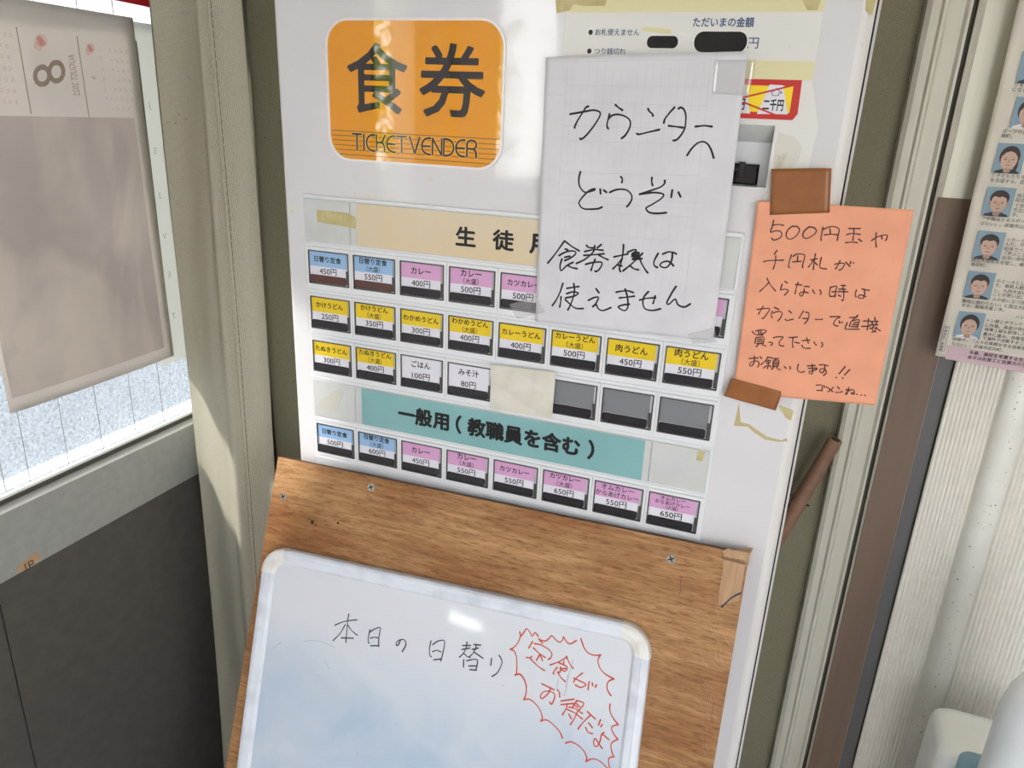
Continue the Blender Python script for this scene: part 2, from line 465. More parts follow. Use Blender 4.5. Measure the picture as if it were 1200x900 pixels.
class MB:
    def __init__(s):
        s.v, s.f, s.m, s.mats = [], [], [], []
    def mi(s, m):
        m = M[m] if isinstance(m, str) else m
        if m not in s.mats:
            s.mats.append(m)
        return s.mats.index(m)
    def face(s, pts, m):
        i = len(s.v)
        s.v.extend([tuple(p) for p in pts])
        s.f.append(tuple(range(i, i + len(pts))))
        s.m.append(s.mi(m))
    def mesh(s, vs, fs, m):
        i = len(s.v)
        k = s.mi(m)
        s.v.extend([tuple(p) for p in vs])
        for f in fs:
            s.f.append(tuple(a + i for a in f))
            s.m.append(k)
    def prism(s, fr, poly, h0, h1, m, inset=0.0, mside=None):
        """poly (ccw in frame) from h0 to h1; inset chamfers the top"""
        n = len(poly)
        if inset:
            cx = sum(p[0] for p in poly) / n; cy = sum(p[1] for p in poly) / n
            xs = [p[0] for p in poly]; ys = [p[1] for p in poly]
            kx = 1 - 2 * inset / max(1e-6, max(xs) - min(xs)); ky = 1 - 2 * inset / max(1e-6, max(ys) - min(ys))
            top = [(cx + (p[0] - cx) * kx, cy + (p[1] - cy) * ky) for p in poly]
            rings = [(poly, h0), (poly, h1 - inset), (top, h1)]
        else:
            rings = [(poly, h0), (poly, h1)]
        vs = []
        for pl, h in rings:
            vs += [fr.w(p[0], p[1], h) for p in pl]
        fs = []
        for r in range(len(rings) - 1):
            for i in range(n):
                j = (i + 1) % n
                fs.append((r * n + i, r * n + j, (r + 1) * n + j, (r + 1) * n + i))
        s.mesh(vs, fs, mside or m)
        L = (len(rings) - 1) * n
        s.mesh(vs, [tuple(range(L, L + n)), tuple(range(n - 1, -1, -1))], m)
    def rect(s, fr, x0, x1, y0, y1, h0, h1, m, inset=0.0, mside=None):
        s.prism(fr, [(x0, y0), (x1, y0), (x1, y1), (x0, y1)], h0, h1, m, inset, mside)
    def box(s, x0, x1, y0, y1, z0, z1, m):
        s.rect(Fr((0, 0, 0), (1, 0, 0), (0, 1, 0), (0, 0, 1)), x0, x1, y0, y1, z0, z1, m)
    def ring(s, fr, po, pi_, h0, h1, m):
        n = len(po)
        vs = [fr.w(*p, h0) for p in po] + [fr.w(*p, h1) for p in po] + [fr.w(*p, h1) for p in pi_] + [fr.w(*p, h0) for p in pi_]
        fs = []
        for i in range(n):
            j = (i + 1) % n
            for r in range(4):
                q = (r + 1) % 4
                fs.append((r * n + i, r * n + j, q * n + j, q * n + i))
        s.mesh(vs, fs, m)
    def tube(s, pts, rads, m, k=14, caps=True, mcap=None):
        pts = [Vector(p) for p in pts]
        vs, fs = [], []
        for i, p in enumerate(pts):
            a = pts[max(0, i - 1)]; b = pts[min(len(pts) - 1, i + 1)]
            t = (b - a).normalized()
            ref = Vector((0, 0, 1)) if abs(t.z) < 0.9 else Vector((1, 0, 0))
            x = t.cross(ref).normalized(); y = x.cross(t).normalized()
            r = rads[i] if isinstance(rads, (list, tuple)) else rads
            for q in range(k):
                an = 2 * pi * q / k
                vs.append(p + x * (r * cos(an)) + y * (r * sin(an)))
        for i in range(len(pts) - 1):
            for q in range(k):
                fs.append((i * k + q, i * k + (q + 1) % k, (i + 1) * k + (q + 1) % k, (i + 1) * k + q))
        s.mesh(vs, fs, m)
        if caps:
            s.mesh(vs, [tuple(range(k)), tuple(range(len(vs) - k, len(vs)))], mcap or m)
    def sheet(s, fr, corners, nx, ny, hfun, m, thick=0.0006):
        """corners in frame coords: tl,tr,br,bl ; a thin bent sheet with a back side"""
        tl, tr, br, bl = corners
        vs, fs = [], []
        for side in (0, 1):
            for j in range(ny + 1):
                b = j / ny
                for i in range(nx + 1):
                    a = i / nx
                    x = (tl[0] * (1 - a) + tr[0] * a) * (1 - b) + (bl[0] * (1 - a) + br[0] * a) * b
                    y = (tl[1] * (1 - a) + tr[1] * a) * (1 - b) + (bl[1] * (1 - a) + br[1] * a) * b
                    vs.append(fr.w(x, y, hfun(x, y) - side * thick))
        N = (nx + 1) * (ny + 1)
        W = nx + 1
        for j in range(ny):
            for i in range(nx):
                q = (j * W + i, j * W + i + 1, (j + 1) * W + i + 1, (j + 1) * W + i)
                fs.append(q)
                fs.append(tuple(N + k for k in reversed(q)))
        edge = [i for i in range(W)] + [j * W + nx for j in range(1, ny + 1)] + [ny * W + i for i in range(nx - 1, -1, -1)] + [j * W for j in range(ny - 1, 0, -1)]
        for i in range(len(edge)):
            a, b = edge[i], edge[(i + 1) % len(edge)]
            fs.append((a, a + N, b + N, b))
        s.mesh(vs, fs, m)

WL = {}
def obj(name, mb, parent=None, smooth=False):
    me = bpy.data.meshes.new(name)
    xs = [v[0] for v in mb.v]; ys = [v[1] for v in mb.v]; zs = [v[2] for v in mb.v]
    c = Vector(((min(xs) + max(xs)) / 2, (min(ys) + max(ys)) / 2, min(zs) if parent is None else (min(zs) + max(zs)) / 2))
    me.from_pydata([(v[0] - c.x, v[1] - c.y, v[2] - c.z) for v in mb.v], [], mb.f)
    for m_ in mb.mats:
        me.materials.append(m_)
    me.polygons.foreach_set('material_index', mb.m)
    if smooth:
        me.polygons.foreach_set('use_smooth', [True] * len(me.polygons))
    me.update()
    o = bpy.data.objects.new(name, me)
    COL.objects.link(o)
    WL[o.name] = c
    if parent is not None:
        o.parent = parent
        o.location = c - WL[parent.name]
    else:
        o.location = c
    return o

def empty(name, loc):
    o = bpy.data.objects.new(name, None)
    COL.objects.link(o)
    o.empty_display_size = 0.05
    o.location = loc
    WL[o.name] = Vector(loc)
    return o

def tag(o, label=None, cat=None, group=None, kind=None):
    if label: o['label'] = label
    if cat: o['category'] = cat
    if group: o['group'] = group
    if kind: o['kind'] = kind
    return o

def rrect(x0, x1, y0, y1, r, k=6):
    p = []
    for cx, cy, a0 in ((x1 - r, y0 + r, -pi / 2), (x1 - r, y1 - r, 0), (x0 + r, y1 - r, pi / 2), (x0 + r, y0 + r, pi)):
        for i in range(k + 1):
            a = a0 + (pi / 2) * i / k
            p.append((cx + r * cos(a), cy + r * sin(a)))
    return p

def spline(pts, n=6):
    if len(pts) < 3:
        return [tuple(p) for p in pts]
    out = []
    P = [pts[0]] + list(pts) + [pts[-1]]
    for i in range(1, len(P) - 2):
        p0, p1, p2, p3 = P[i - 1], P[i], P[i + 1], P[i + 2]
        for k in range(n):
            t = k / n
            out.append(tuple(0.5 * (2 * p1[a] + (p2[a] - p0[a]) * t + (2 * p0[a] - 5 * p1[a] + 4 * p2[a] - p3[a]) * t * t
                                    + (3 * p1[a] - p0[a] - 3 * p2[a] + p3[a]) * t ** 3) for a in (0, 1)))
    out.append(tuple(pts[-1]))
    return out

STK = [0]
def ribbon(mb, fr, pts, wd, hfun, m, smooth=True, taper=True):
    """a pen stroke: flat ribbon with round ends lying on the surface"""
    p = spline(pts) if smooth else [tuple(q) for q in pts]
    q = [p[0]]
    for a in p[1:]:
        if math.hypot(a[0] - q[-1][0], a[1] - q[-1][1]) > wd * 0.15:
            q.append(a)
    p = q
    STK[0] += 1
    lift = (STK[0] % 24) * 4e-6
    hf = (lambda x, y: hfun(x, y) + lift) if callable(hfun) else (lambda x, y: hfun + lift)
    r = wd / 2
    vs, fs = [], []
    n = len(p)
    if not smooth:
        for i in range(n - 1):
            a, b = p[i], p[i + 1]
            L = math.hypot(b[0] - a[0], b[1] - a[1]) or 1.0
            nx, ny = -(b[1] - a[1]) / L * r, (b[0] - a[0]) / L * r
            c4 = [(a[0] + nx, a[1] + ny), (a[0] - nx, a[1] - ny), (b[0] - nx, b[1] - ny), (b[0] + nx, b[1] + ny)]
            mb.mesh([fr.w(x, y, hf(x, y) + (i % 8) * 5e-6) for x, y in c4], [(0, 1, 2, 3)], m)
        for i_, (x, y) in enumerate(p):
            mb.mesh([fr.w(x + r * cos(2 * pi * i / 8), y + r * sin(2 * pi * i / 8), hf(x, y) + 4.2e-5 + (i_ % 8) * 5e-6) for i in range(8)], [tuple(range(8))], m)
        return
    for i, (x, y) in enumerate(p):
        a = p[max(0, i - 1)]; b = p[min(n - 1, i + 1)]
        dx, dy = b[0] - a[0], b[1] - a[1]
        L = math.hypot(dx, dy) or 1.0
        nx, ny = -dy / L, dx / L
        f = 1.0
        if taper and n > 3:
            f = 0.86 + 0.14 * cos(2 * pi * i / (n - 1) * 1.0)
        for sgn in (1, -1):
            X, Y = x + nx * r * f * sgn, y + ny * r * f * sgn
            vs.append(fr.w(X, Y, hf(X, Y)))
    for i in range(n - 1):
        fs.append((2 * i, 2 * i + 1, 2 * i + 3, 2 * i + 2))
    mb.mesh(vs, fs, m)
    for (x, y) in ((p[0], p[-1]) if n > 1 else (p[0],)):
        k = 8
        mb.mesh([fr.w(x + r * cos(2 * pi * i / k), y + r * sin(2 * pi * i / k), hf(x + r * cos(2 * pi * i / k), y + r * sin(2 * pi * i / k)) + 2e-5) for i in range(k)], [tuple(range(k))], m)

def hand(mb, fr, hplane, hfun, wd, m, blocks, lines=None):
    """strokes noted in enlarged reading coordinates (x0, y0, scale) and laid on the sheet"""
    parts = {}
    for (x0, y0, sc, strokes) in blocks:
        for st in strokes:
            pts = [fr.px(x0 + a / sc, y0 + b / sc, hplane) for a, b in st]
            k = 0
            if lines:
                cy = (min(p[1] for p in pts) + max(p[1] for p in pts)) / 2
                ly = [fr.px(u, v, hplane)[1] for u, v in lines]
                k = min(range(len(ly)), key=lambda q: abs(ly[q] - cy))
            parts.setdefault(k, mb if (k == 0 or not lines) else MB())
            ribbon(parts[k], fr, pts, wd, hfun, m)
    return [parts[k] for k in sorted(parts)]

TXT = {}
def glyphs(body, off=0.0, shear=0.0):
    key = (body, off, shear)
    if key in TXT:
        return TXT[key]
    c = bpy.data.curves.new('lettering', 'FONT')
    c.body = body
    c.size = 1.0
    c.offset = off
    c.shear = shear
    c.resolution_u = 3
    c.fill_mode = 'BOTH'
    o = bpy.data.objects.new('lettering', c)
    COL.objects.link(o)
    bpy.context.view_layer.update()
    dg = bpy.context.evaluated_depsgraph_get()
    me = o.evaluated_get(dg).to_mesh()
    vs = [(v.co.x, v.co.y) for v in me.vertices]
    fs = [tuple(p.vertices) for p in me.polygons]
    o.evaluated_get(dg).to_mesh_clear()
    COL.objects.unlink(o)
    bpy.data.objects.remove(o)
    bpy.data.curves.remove(c)
    if not vs:
        vs = [(0, 0)]; fs = []
    bb = (min(v[0] for v in vs), max(v[0] for v in vs), min(v[1] for v in vs), max(v[1] for v in vs))
    TXT[key] = (vs, fs, bb)
    return TXT[key]

def text(mb, fr, body, cx, cy, em, h, m, width=None, height=None, off=0.0, align='C', xd=(1, 0), yd=(0, 1), shear=0.0):
    """printed text; em = letter size; width/height force the box; xd/yd = reading and up directions in the frame"""
    bold = off
    vs, fs, bb = glyphs(body, 0.0, shear)
    bb = (bb[0] - bold, bb[1] + bold, bb[2] - bold, bb[3] + bold)
    sx = (width / max(1e-6, bb[1] - bb[0])) if width else em
    sy = (height / max(1e-6, bb[3] - bb[2])) if height else em
    ox = {'C': (bb[0] + bb[1]) / 2, 'L': bb[0]}[align]
    oy = (bb[2] + bb[3]) / 2 if height else 0.37
    hf = h if callable(h) else (lambda x, y: h)
    out = []
    nb = 0 if bold <= 0 else (4 if bold < .02 else 8)
    for q in range(nb + 1):
        ddx = bold * cos(2 * pi * q / nb + .6) if q and nb else 0.0
        ddy = bold * sin(2 * pi * q / nb + .6) if q and nb else 0.0
        out = []
        for x, y in vs:
            a, b = (x - ox + ddx) * sx, (y - oy + ddy) * sy
            X = cx + a * xd[0] + b * yd[0]; Y = cy + a * xd[1] + b * yd[1]
            out.append(fr.w(X, Y, hf(X, Y) + q * 1.2e-5))
        mb.mesh(out, fs, m)

def textbox(mb, fr, body, u0, v0, u1, v1, h, m, off=0.0):
    """text filling the box between two points of the plane"""
    a = fr.px(u0, v0, h); b = fr.px(u1, v1, h)
    text(mb, fr, body, (a[0] + b[0]) / 2, (a[1] + b[1]) / 2, 1, h, m, width=abs(b[0] - a[0]), height=abs(b[1] - a[1]), off=off)

# ================================================================== THE ROOM
RY, RX1, H = -2.6, 1.9, 2.5          # rear wall, right wall, ceiling height
mb = MB(); mb.box(WX - 0.1, 2.0, -2.7, 0.42, -0.1, 0.0, 'floor'); tag(obj('floor', mb), kind='structure')
mb = MB(); mb.box(WX - 0.1, 2.0, -2.7, 0.42, H, H + 0.1, 'ceil'); tag(obj('ceiling', mb), kind='structure')
mb = MB(); mb.box(WX - 0.1, 2.0, 0.30, 0.42, 0, H, 'wallcloth'); tag(obj('wall_back', mb), kind='structure')

def cells(mb, fr, xs, ys, holes, h0, h1, m):
    for i in range(len(xs) - 1):
        for j in range(len(ys) - 1):
            cx, cy = (xs[i] + xs[i + 1]) / 2, (ys[j] + ys[j + 1]) / 2
            if any(a < cx < b and c < cy < d for a, b, c, d in holes):
                continue
            mb.rect(fr, xs[i], xs[i + 1], ys[j], ys[j + 1], h0, h1, m)
WN = [1]
def openings(fr, x0, x1, y0, y1, holes, name, m, h0=-0.06):
    xs = sorted(set([x0, x1] + [a for hh in holes for a in hh[:2]]))
    ys = sorted(set([y0, y1] + [a for hh in holes for a in hh[2:]]))
    mb = MB(); cells(mb, fr, xs, ys, holes, h0, 0.0, m); o = tag(obj(name, mb), kind='structure')
    for a, b, c, d in holes:
        if d - c < .1:
            continue          # a bare slot, no frame
        WN[0] += 1
        t = 0.015 if (b - a) > 0.3 and (d - c) > 0.1 else 0.003
        mb = MB()
        mb.ring(fr, [(a, c), (b, c), (b, d), (a, d)], [(a + t, c + t), (b - t, c + t), (b - t, d - t), (a + t, d - t)], h0 + .01, 0.006, 'aluw')
        tag(obj('window_%d' % WN[0], mb), kind='structure')
    return o
# rear and right walls (behind the viewer) with the open windows that light the room
REAR = Fr((0, RY, 0), (1, 0, 0), (0, 0, 1), (0, 1, 0))
openings(REAR, WX - .1, 2.0, 0, H, [(0.95, 1.80, 0.35, 2.1)], 'wall_rear', 'wallw')
RIGHT = Fr((RX1, 0, 0), (0, 1, 0), (0, 0, 1), (-1, 0, 0))
openings(RIGHT, RY, 0.30, 0, H, [(-2.0, -1.2, 1.0, 2.1)], 'wall_right', 'wallw')

# left wall: dark board below the window, frame, frosted wired glass
SILL = 1.012
zt = WALLX.px(0, 598.7)[1]; zb = WALLX.px(15, 674)[1]
GL0 = zt + 0.016
WY0, WY1 = -0.42, 0.30
WTOP = 1.69
ysm = WALLX.px(20, 790)[0]
LEFT_OPEN = [(-1.005, -0.805, 1.15, 1.80), (-1.275, -1.225, 1.42, 1.95), (-2.35, -1.56, 1.30, 2.25), (-2.52, -1.85, 0.944, 0.992)]
openings(WALLX, RY, WY0, 0, H, LEFT_OPEN, 'wall_left', 'wallw')
mb = MB()
mb.rect(WALLX, WY0, ysm - 0.0012, 0.0, zb, -0.06, -0.004, 'lower')
mb.rect(WALLX, ysm + 0.0012, WY1, 0.0, zb, -0.06, -0.004, 'lower')
mb.rect(WALLX, ysm - 0.0012, ysm + 0.0012, 0.0, zb, -0.06, -0.0065, 'seam')
tag(obj('wall_left_board', mb), kind='structure')
mb = MB(); mb.box(-1.45, WX - .06, RY, -1.2, 2.32, 2.38, 'aluw'); tag(obj('added_sun_shade', mb), kind='structure')  # unseen eave, added to keep direct sun out of the left openings
mb = MB()
mb.rect(WALLX, WY0, WY1, WTOP + .05, H, -0.06, -0.004, 'wallw')
tag(obj('wall_left_top', mb), kind='structure')
mb = MB()
mb.rect(WALLX, WY0, WY1, zb, zt - 0.003, -0.05, 0.004, 'frameg')
win = tag(obj('window_1', mb), kind='structure')
mb = MB(); mb.rect(WALLX, WY0 + .03, WY1, zt - 0.003, zt + 0.001, -0.05, 0.006, 'framew'); obj('sill_lip', mb, win)
mb = MB(); mb.rect(WALLX, WY0 + .03, WY1, zt + 0.001, GL0 - 0.004, -0.05, -0.010, 'groove'); obj('glazing_groove', mb, win)
mb = MB(); mb.rect(WALLX, WY0 + .03, WY1, GL0 - 0.004, GL0, -0.05, -0.004, 'framew'); obj('glazing_bead', mb, win)
mb = MB()
mb.rect(WALLX, WY0 + .03, WY1, WTOP, WTOP + .05, -0.05, 0.004, 'frameg')
mb.rect(WALLX, WY0, WY0 + .04, GL0, WTOP, -0.05, 0.004, 'frameg')
obj('window_frame', mb, win)
mb = MB(); mb.rect(WALLX, WY0 + .04, WY1, GL0, WTOP, -0.016, -0.012, 'glassf'); obj('glass_pane', mb, win)
mb = MB()
for u, v in ((37, 570), (82, 550), (122, 532), (160, 512), (193, 500), (10, 590)):
    y = WALLX.px(u, v, -0.011)[0]
    mb.rect(WALLX, y - 0.0003, y + 0.0003, GL0, WTOP, -0.0118, -0.0110, 'wire')
for k in range(1, 3):
    y = -0.26 - 0.055 * k
    mb.rect(WALLX, y - 0.0003, y + 0.0003, GL0, WTOP, -0.0118, -0.0110, 'wire')
obj('glass_wires', mb, win)

# ------------------------------------------------------------------ right side of the back wall: jamb, post, cover
B = YP(0.30)
def bx(u, v, h=0.0):
    return B.px(u, v, h)[0]
x_p0, x_rid, x_gr, x_pl1, x_dk1 = 0.702, 0.7236, 0.7558, 0.8085, 0.828
mb = MB()
prof = [(x_p0, 0.0), (x_p0 + .002, 0.016), (x_p0 + .008, 0.019), (x_rid - .004, 0.019), (x_rid - .001, 0.022), (x_rid + .002, 0.022), (x_rid + .005, 0.018), (x_gr - .010, 0.018), (x_gr - .006, 0.021), (x_gr - .003, 0.021), (x_gr - .002, 0.0)]
FZ = Fr((0, 0.30, 0), (1, 0, 0), (0, -1, 0), (0, 0, 1))
mb.prism(FZ, prof, 0.0, H, 'alu')
tag(obj('trim_1', mb), kind='structure')
mb = MB()
mb.prism(FZ, [(x_gr - .002, -0.001), (x_gr - .002, 0.006), (x_gr + .004, 0.006), (x_gr + .004, -0.001)], 0, H, 'gasket')
tag(obj('trim_2', mb), kind='structure')
mb = MB()
mb.prism(FZ, [(x_gr + .004, -0.001), (x_gr + .004, 0.012), (x_gr + .012, 0.014), (x_pl1 - .002, 0.014), (x_pl1, 0.012), (x_pl1, -0.001)], 0, H, 'aluw')
tag(obj('trim_3', mb), kind='structure')
mb = MB()
mb.prism(FZ, [(x_pl1, -0.001), (x_pl1, 0.008), (x_dk1, 0.008), (x_dk1, -0.001)], 0, H, 'darkstrip')
tag(obj('trim_4', mb), kind='structure')
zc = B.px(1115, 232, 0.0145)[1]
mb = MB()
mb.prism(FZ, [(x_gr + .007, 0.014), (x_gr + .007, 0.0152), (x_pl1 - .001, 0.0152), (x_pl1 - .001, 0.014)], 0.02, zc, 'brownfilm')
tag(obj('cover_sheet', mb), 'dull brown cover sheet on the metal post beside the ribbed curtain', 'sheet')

# ------------------------------------------------------------------ unseen lamp, added to grade the light down the wall beside the machine
lroot = empty('added_lamp', (0.95, 0.17, H))
tag(lroot, 'added white fluorescent lamp, out of view above the ribbed curtain', 'lamp')
mb = MB(); mb.box(0.66, 1.26, 0.12, 0.22, H - .05, H, 'cap'); obj('lamp_housing', mb, lroot)
mb = MB(); mb.tube([(0.68, 0.17, H - .065), (1.24, 0.17, H - .065)], .014, mat('lit_tube', (255, 250, 235), .5, emit=(255, 246, 224), estr=15.0), 14); obj('lamp_tube', mb, lroot)

# ------------------------------------------------------------------ ticket machine
mach = empty('ticket_vending_machine', (0.3, 0.1, 0.0))
tag(mach, 'white ticket vending machine with orange sign and rows of priced meal buttons', 'vending machine')
X0, X1, Z0, Z1 = -0.037, 0.6365, 0.10, 1.86
slot = [FRONT.px(850, 143)[0], FRONT.px(908, 150)[0], FRONT.px(880, 219)[1], FRONT.px(880, 146)[1]]
mb = MB()
R = 0.012
cells(mb, FRONT, [X0 + R * .6, slot[0], slot[1], X1 - R], [Z0, slot[2], slot[3], Z1], [(slot[0], slot[1], slot[2], slot[3])], -0.03, 0.0, 'enamel')
for (xc, sg, r) in ((X1 - R, 1, R), (X0 + R * .6, -1, R * .6)):
    pr = [(xc, -0.03)] + [(xc + sg * r * sin(a), -r + r * cos(a)) for a in [k * pi / 16 for k in range(9)]] + [(xc + sg * r, -0.03)]
    FF = Fr((0, 0, 0), (1, 0, 0), (0, -1, 0), (0, 0, 1))
    mb.prism(FF, pr, Z0, Z1, 'cabinet')
door = obj('front_door', mb, mach)
mb = MB(); mb.box(X0 + .004, X1 + .0024, 0.028, 0.040, Z0, Z1, 'seam'); obj('door_gap', mb, mach)
mb = MB(); mb.box(X0, X1 + .0054, 0.040, 0.21, 0.06, Z1 + .005, 'cabinet'); obj('cabinet', mb, mach)
mb = MB(); mb.box(X0 + .03, 0.61, 0.03, 0.20, 0.0, 0.06, 'seam'); obj('plinth', mb, mach)
# bill slot recess
mb = MB()
a, b, c, d = slot
dp = -0.03
mb.face([FRONT.w(a, c, 0), FRONT.w(a, c, dp), FRONT.w(a, d, dp), FRONT.w(a, d, 0)], 'plate2')
mb.face([FRONT.w(b, c, 0), FRONT.w(b, d, 0), FRONT.w(b, d, dp), FRONT.w(b, c, dp)], 'plate2')
mb.face([FRONT.w(a, d, 0), FRONT.w(a, d, dp), FRONT.w(b, d, dp), FRONT.w(b, d, 0)], 'plate2')
zm = c + (d - c) * 0.72
mb.face([FRONT.w(a, d, -0.002), FRONT.w(b, d, -0.002), FRONT.w(b, zm, dp + .012), FRONT.w(a, zm, dp + .012)], 'plate2')
mb.face([FRONT.w(a, zm, dp + .012), FRONT.w(b, zm, dp + .012), FRONT.w(b, c, dp + .010), FRONT.w(a, c, dp + .010)], 'plate')
sl_ = obj('bill_slot', mb, mach)
mb = MB()
bz = c + (d - c) * 0.36
mb.rect(FRONT, a + .002, b - .010, c + .001, bz, dp + .011, dp + .018, 'hole', .002)
mb.rect(FRONT, a + .002, b - .028, c + .014, c + .018, dp + .018, dp + .023, 'strip', .001)
mb.rect(FRONT, b - .030, b - .024, c + .008, c + .024, dp + .018, dp + .024, 'strip', .001)
tag(obj('bill_mouth', mb, sl_), 'black bill mouth')

# orange sign
sx0, sx1 = FRONT.px(384, 100)[0], FRONT.px(592, 100)[0]
sz1, sz0 = FRONT.px(490, 21)[1], FRONT.px(500, 195)[1]
po = rrect(sx0, sx1, sz0, sz1, 0.030, 8)
mb = MB()
mb.prism(FRONT, rrect(sx0 + .002, sx1 - .002, sz0 + .002, sz1 - .002, 0.028, 8), 0.0, 0.0012, 'orange')
sign = tag(obj('sign_panel', mb, mach), 'glossy orange sign panel with black lettering')
mb = MB(); mb.ring(FRONT, po, rrect(sx0 + .0028, sx1 - .0028, sz0 + .0028, sz1 - .0028, 0.0275, 8), 0.0, 0.0022, 'rim'); obj('sign_rim', mb, sign)
mb = MB()
for k in range(6):
    z = FRONT.px(390, 152.5)[1] - k * (FRONT.px(390, 152.5)[1] - FRONT.px(395, 180)[1]) / 5
    dd = .004 + (.03 - math.sqrt(max(0, .03 ** 2 - max(0, sz0 + .03 - z) ** 2)))
    mb.rect(FRONT, sx0 + dd, sx1 - dd, z - .0004, z + .0004, 0.0012, 0.00125, 'signline')
obj('sign_lines', mb, sign)
mb = MB()
textbox(mb, FRONT, '食', 405.5, 49, 478, 135, 0.0014, 'signink', 0.014)
textbox(mb, FRONT, '券', 491, 50, 568, 140, 0.0014, 'signink', 0.014)
obj('sign_characters', mb, sign)
# TICKET VENDER in round single line letters
def arc(cx, cy, rx, ry, a0, a1, n=10):
    return [(cx + rx * cos(math.radians(a0 + (a1 - a0) * i / n)), cy + ry * sin(math.radians(a0 + (a1 - a0) * i / n))) for i in range(n + 1)]
LET = {
    'T': (0.66, [[(0, 1), (.66, 1)], [(.33, 1), (.33, 0)]]),
    'I': (0.08, [[(.04, 1), (.04, 0)]]),
    'C': (0.62, [[(.62, 1), (.5, 1)] + arc(.5, .5, .5, .5, 90, 270) + [(.62, 0)]]),
    'K': (0.62, [[(0, 1), (0, 0)], [(.62, 1), (.45, .62), (.3, .55), (0, .55)], [(.3, .55), (.5, .5), (.58, .3), (.6, 0)]]),
    'E': (0.62, [[(.62, 1), (.5, 1)] + arc(.5, .5, .5, .5, 90, 270) + [(.62, 0)], [(.02, .5), (.6, .5)]]),
    'V': (0.72, [[(0, 1), (.36, 0), (.72, 1)]]),
    'N': (0.66, [[(0, 0), (0, 1), (.66, 0), (.66, 1)]]),
    'D': (0.7, [[(0, 0), (0, 1), (.2, 1)] + arc(.2, .5, .5, .5, 90, -90) + [(0, 0)]]),
    'R': (0.66, [[(0, 0), (0, .75)] + arc(.28, .72, .28, .28, 180, 90) + arc(.4, .75, .25, .25, 90, -90) + [(.1, .5)], [(.4, .5), (.56, .42), (.64, .3), (.66, 0)]]),
}
p0 = FRONT.px(414.5, 172)[0]; p1 = FRONT.px(559, 172)[0]
zt_ = FRONT.px(488, 161)[1]; zb_ = FRONT.px(488, 180)[1]
word = 'TICKET VENDER'
tot = sum((LET[ch][0] + .16) if ch != ' ' else .12 for ch in word) - .16
for nm, wd, hh, mm in (('sign_lettering_halo', .0042, .00135, 'signhalo'), ('sign_lettering', .0022, .0015, 'signink')):
    mb = MB()
    xx = 0.0
    for ch in word:
        if ch == ' ':
            xx += .12; continue
        wl, sts = LET[ch]
        for st in sts:
            pts = [(p0 + (xx + q[0]) / tot * (p1 - p0), zb_ + q[1] * (zt_ - zb_)) for q in st]
            ribbon(mb, FRONT, pts, wd, hh, mm, smooth=False, taper=False)
        xx += wl + .16
    obj(nm, mb, sign)

# coin and display decal at top right
dcl = [FRONT.px(*q) for q in ((662, 64), (858, 250), (931, 246), (958, 88), (965, 18), (960, 2))]
mb = MB()
zc1 = FRONT.px(900, 14)[1]; zc2 = FRONT.px(900, 71)[1]; zc3 = FRONT.px(900, 93)[1]; zd = FRONT.px(880, 248)[1]
dx0, dx1, dx2 = FRONT.px(663, 30)[0], FRONT.px(964, 20)[0], FRONT.px(936, 240)[0]
def band(z0, z1, m):
    f = lambda z: dx1 if z > zc3 else dx1 + (dx2 - dx1) * (zc3 - z) / (zc3 - zd)
    mb.prism(FRONT, [(dx0, z0), (f(z0), z0), (f(z1), z1), (dx0, z1)], 0.0, 0.0004, m)
band(zc1, zc1 + 0.05, 'cream'); band(zc2, zc1, 'decal'); band(zc3, zc2, 'cream')
# the lower part leaves the bill slot open
mb.prism(FRONT, [(dx0, slot[3]), (dx2 + .006, slot[3]), (dx1, zc3), (dx0, zc3)], 0.0, 0.0004, 'decal')
mb.prism(FRONT, [(slot[1], zd), (dx2, zd), (dx2 + .006, slot[3]), (slot[1], slot[3])], 0.0, 0.0004, 'decal')
dec = obj('payment_panel', mb, mach)
for (u0, v0, u1, v1) in ((759, 42, 794, 57), (815, 37, 874, 62)):
    mb = MB()
    a = FRONT.px(u0, v0); b = FRONT.px(u1, v1)
    x0_, x1_, y0_, y1_ = a[0], b[0], b[1], a[1]
    r = (y1_ - y0_) * 0.46
    mb.prism(FRONT, rrect(x0_, x1_, y0_, y1_, r, 7), 0.0004, 0.0009, 'hole')
    mb.ring(FRONT, rrect(x0_ - .0014, x1_ + .0014, y0_ - .0014, y1_ + .0014, r + .0014, 7), rrect(x0_, x1_, y0_, y1_, r, 7), 0.0004, 0.0014, 'rim')
    obj('display_window', mb, dec)
for (u, v) in ((692.5, 38), (691, 60)):
    mb = MB()
    a = FRONT.px(u, v)
    k = [(a[0] + .0026 * cos(2 * pi * i / 14), a[1] + .0026 * sin(2 * pi * i / 14)) for i in range(14)]
    k2 = [(a[0] + .0042 * cos(2 * pi * i / 14), a[1] + .0042 * sin(2 * pi * i / 14)) for i in range(14)]
    mb.prism(FRONT, k, 0.0004, 0.0008, 'hole')
    mb.ring(FRONT, k2, k, 0.0004, 0.0016, 'rim')
    obj('indicator_lamp', mb, dec)
for a_ in (('ただいまの金額', 813, 20, 883, 32, .02), ('円', 877, 44, 888, 57, .005), ('お札使えません', 698, 33.5, 749, 42, .012), ('つり銭切れ', 697, 56, 733, 64, .012)):
    mb = MB(); textbox(mb, FRONT, *a_[:5], 0.0007, 'navy', a_[5])
    obj('panel_lettering', mb, dec)


# ------------------------------------------------------------------ menu buttons
PX, PZ = 0.06875, 0.06206
BW, BH = 0.062, 0.0450
def cellx(c): return c * PX
def cellz(r): return 1.35 - r * PZ
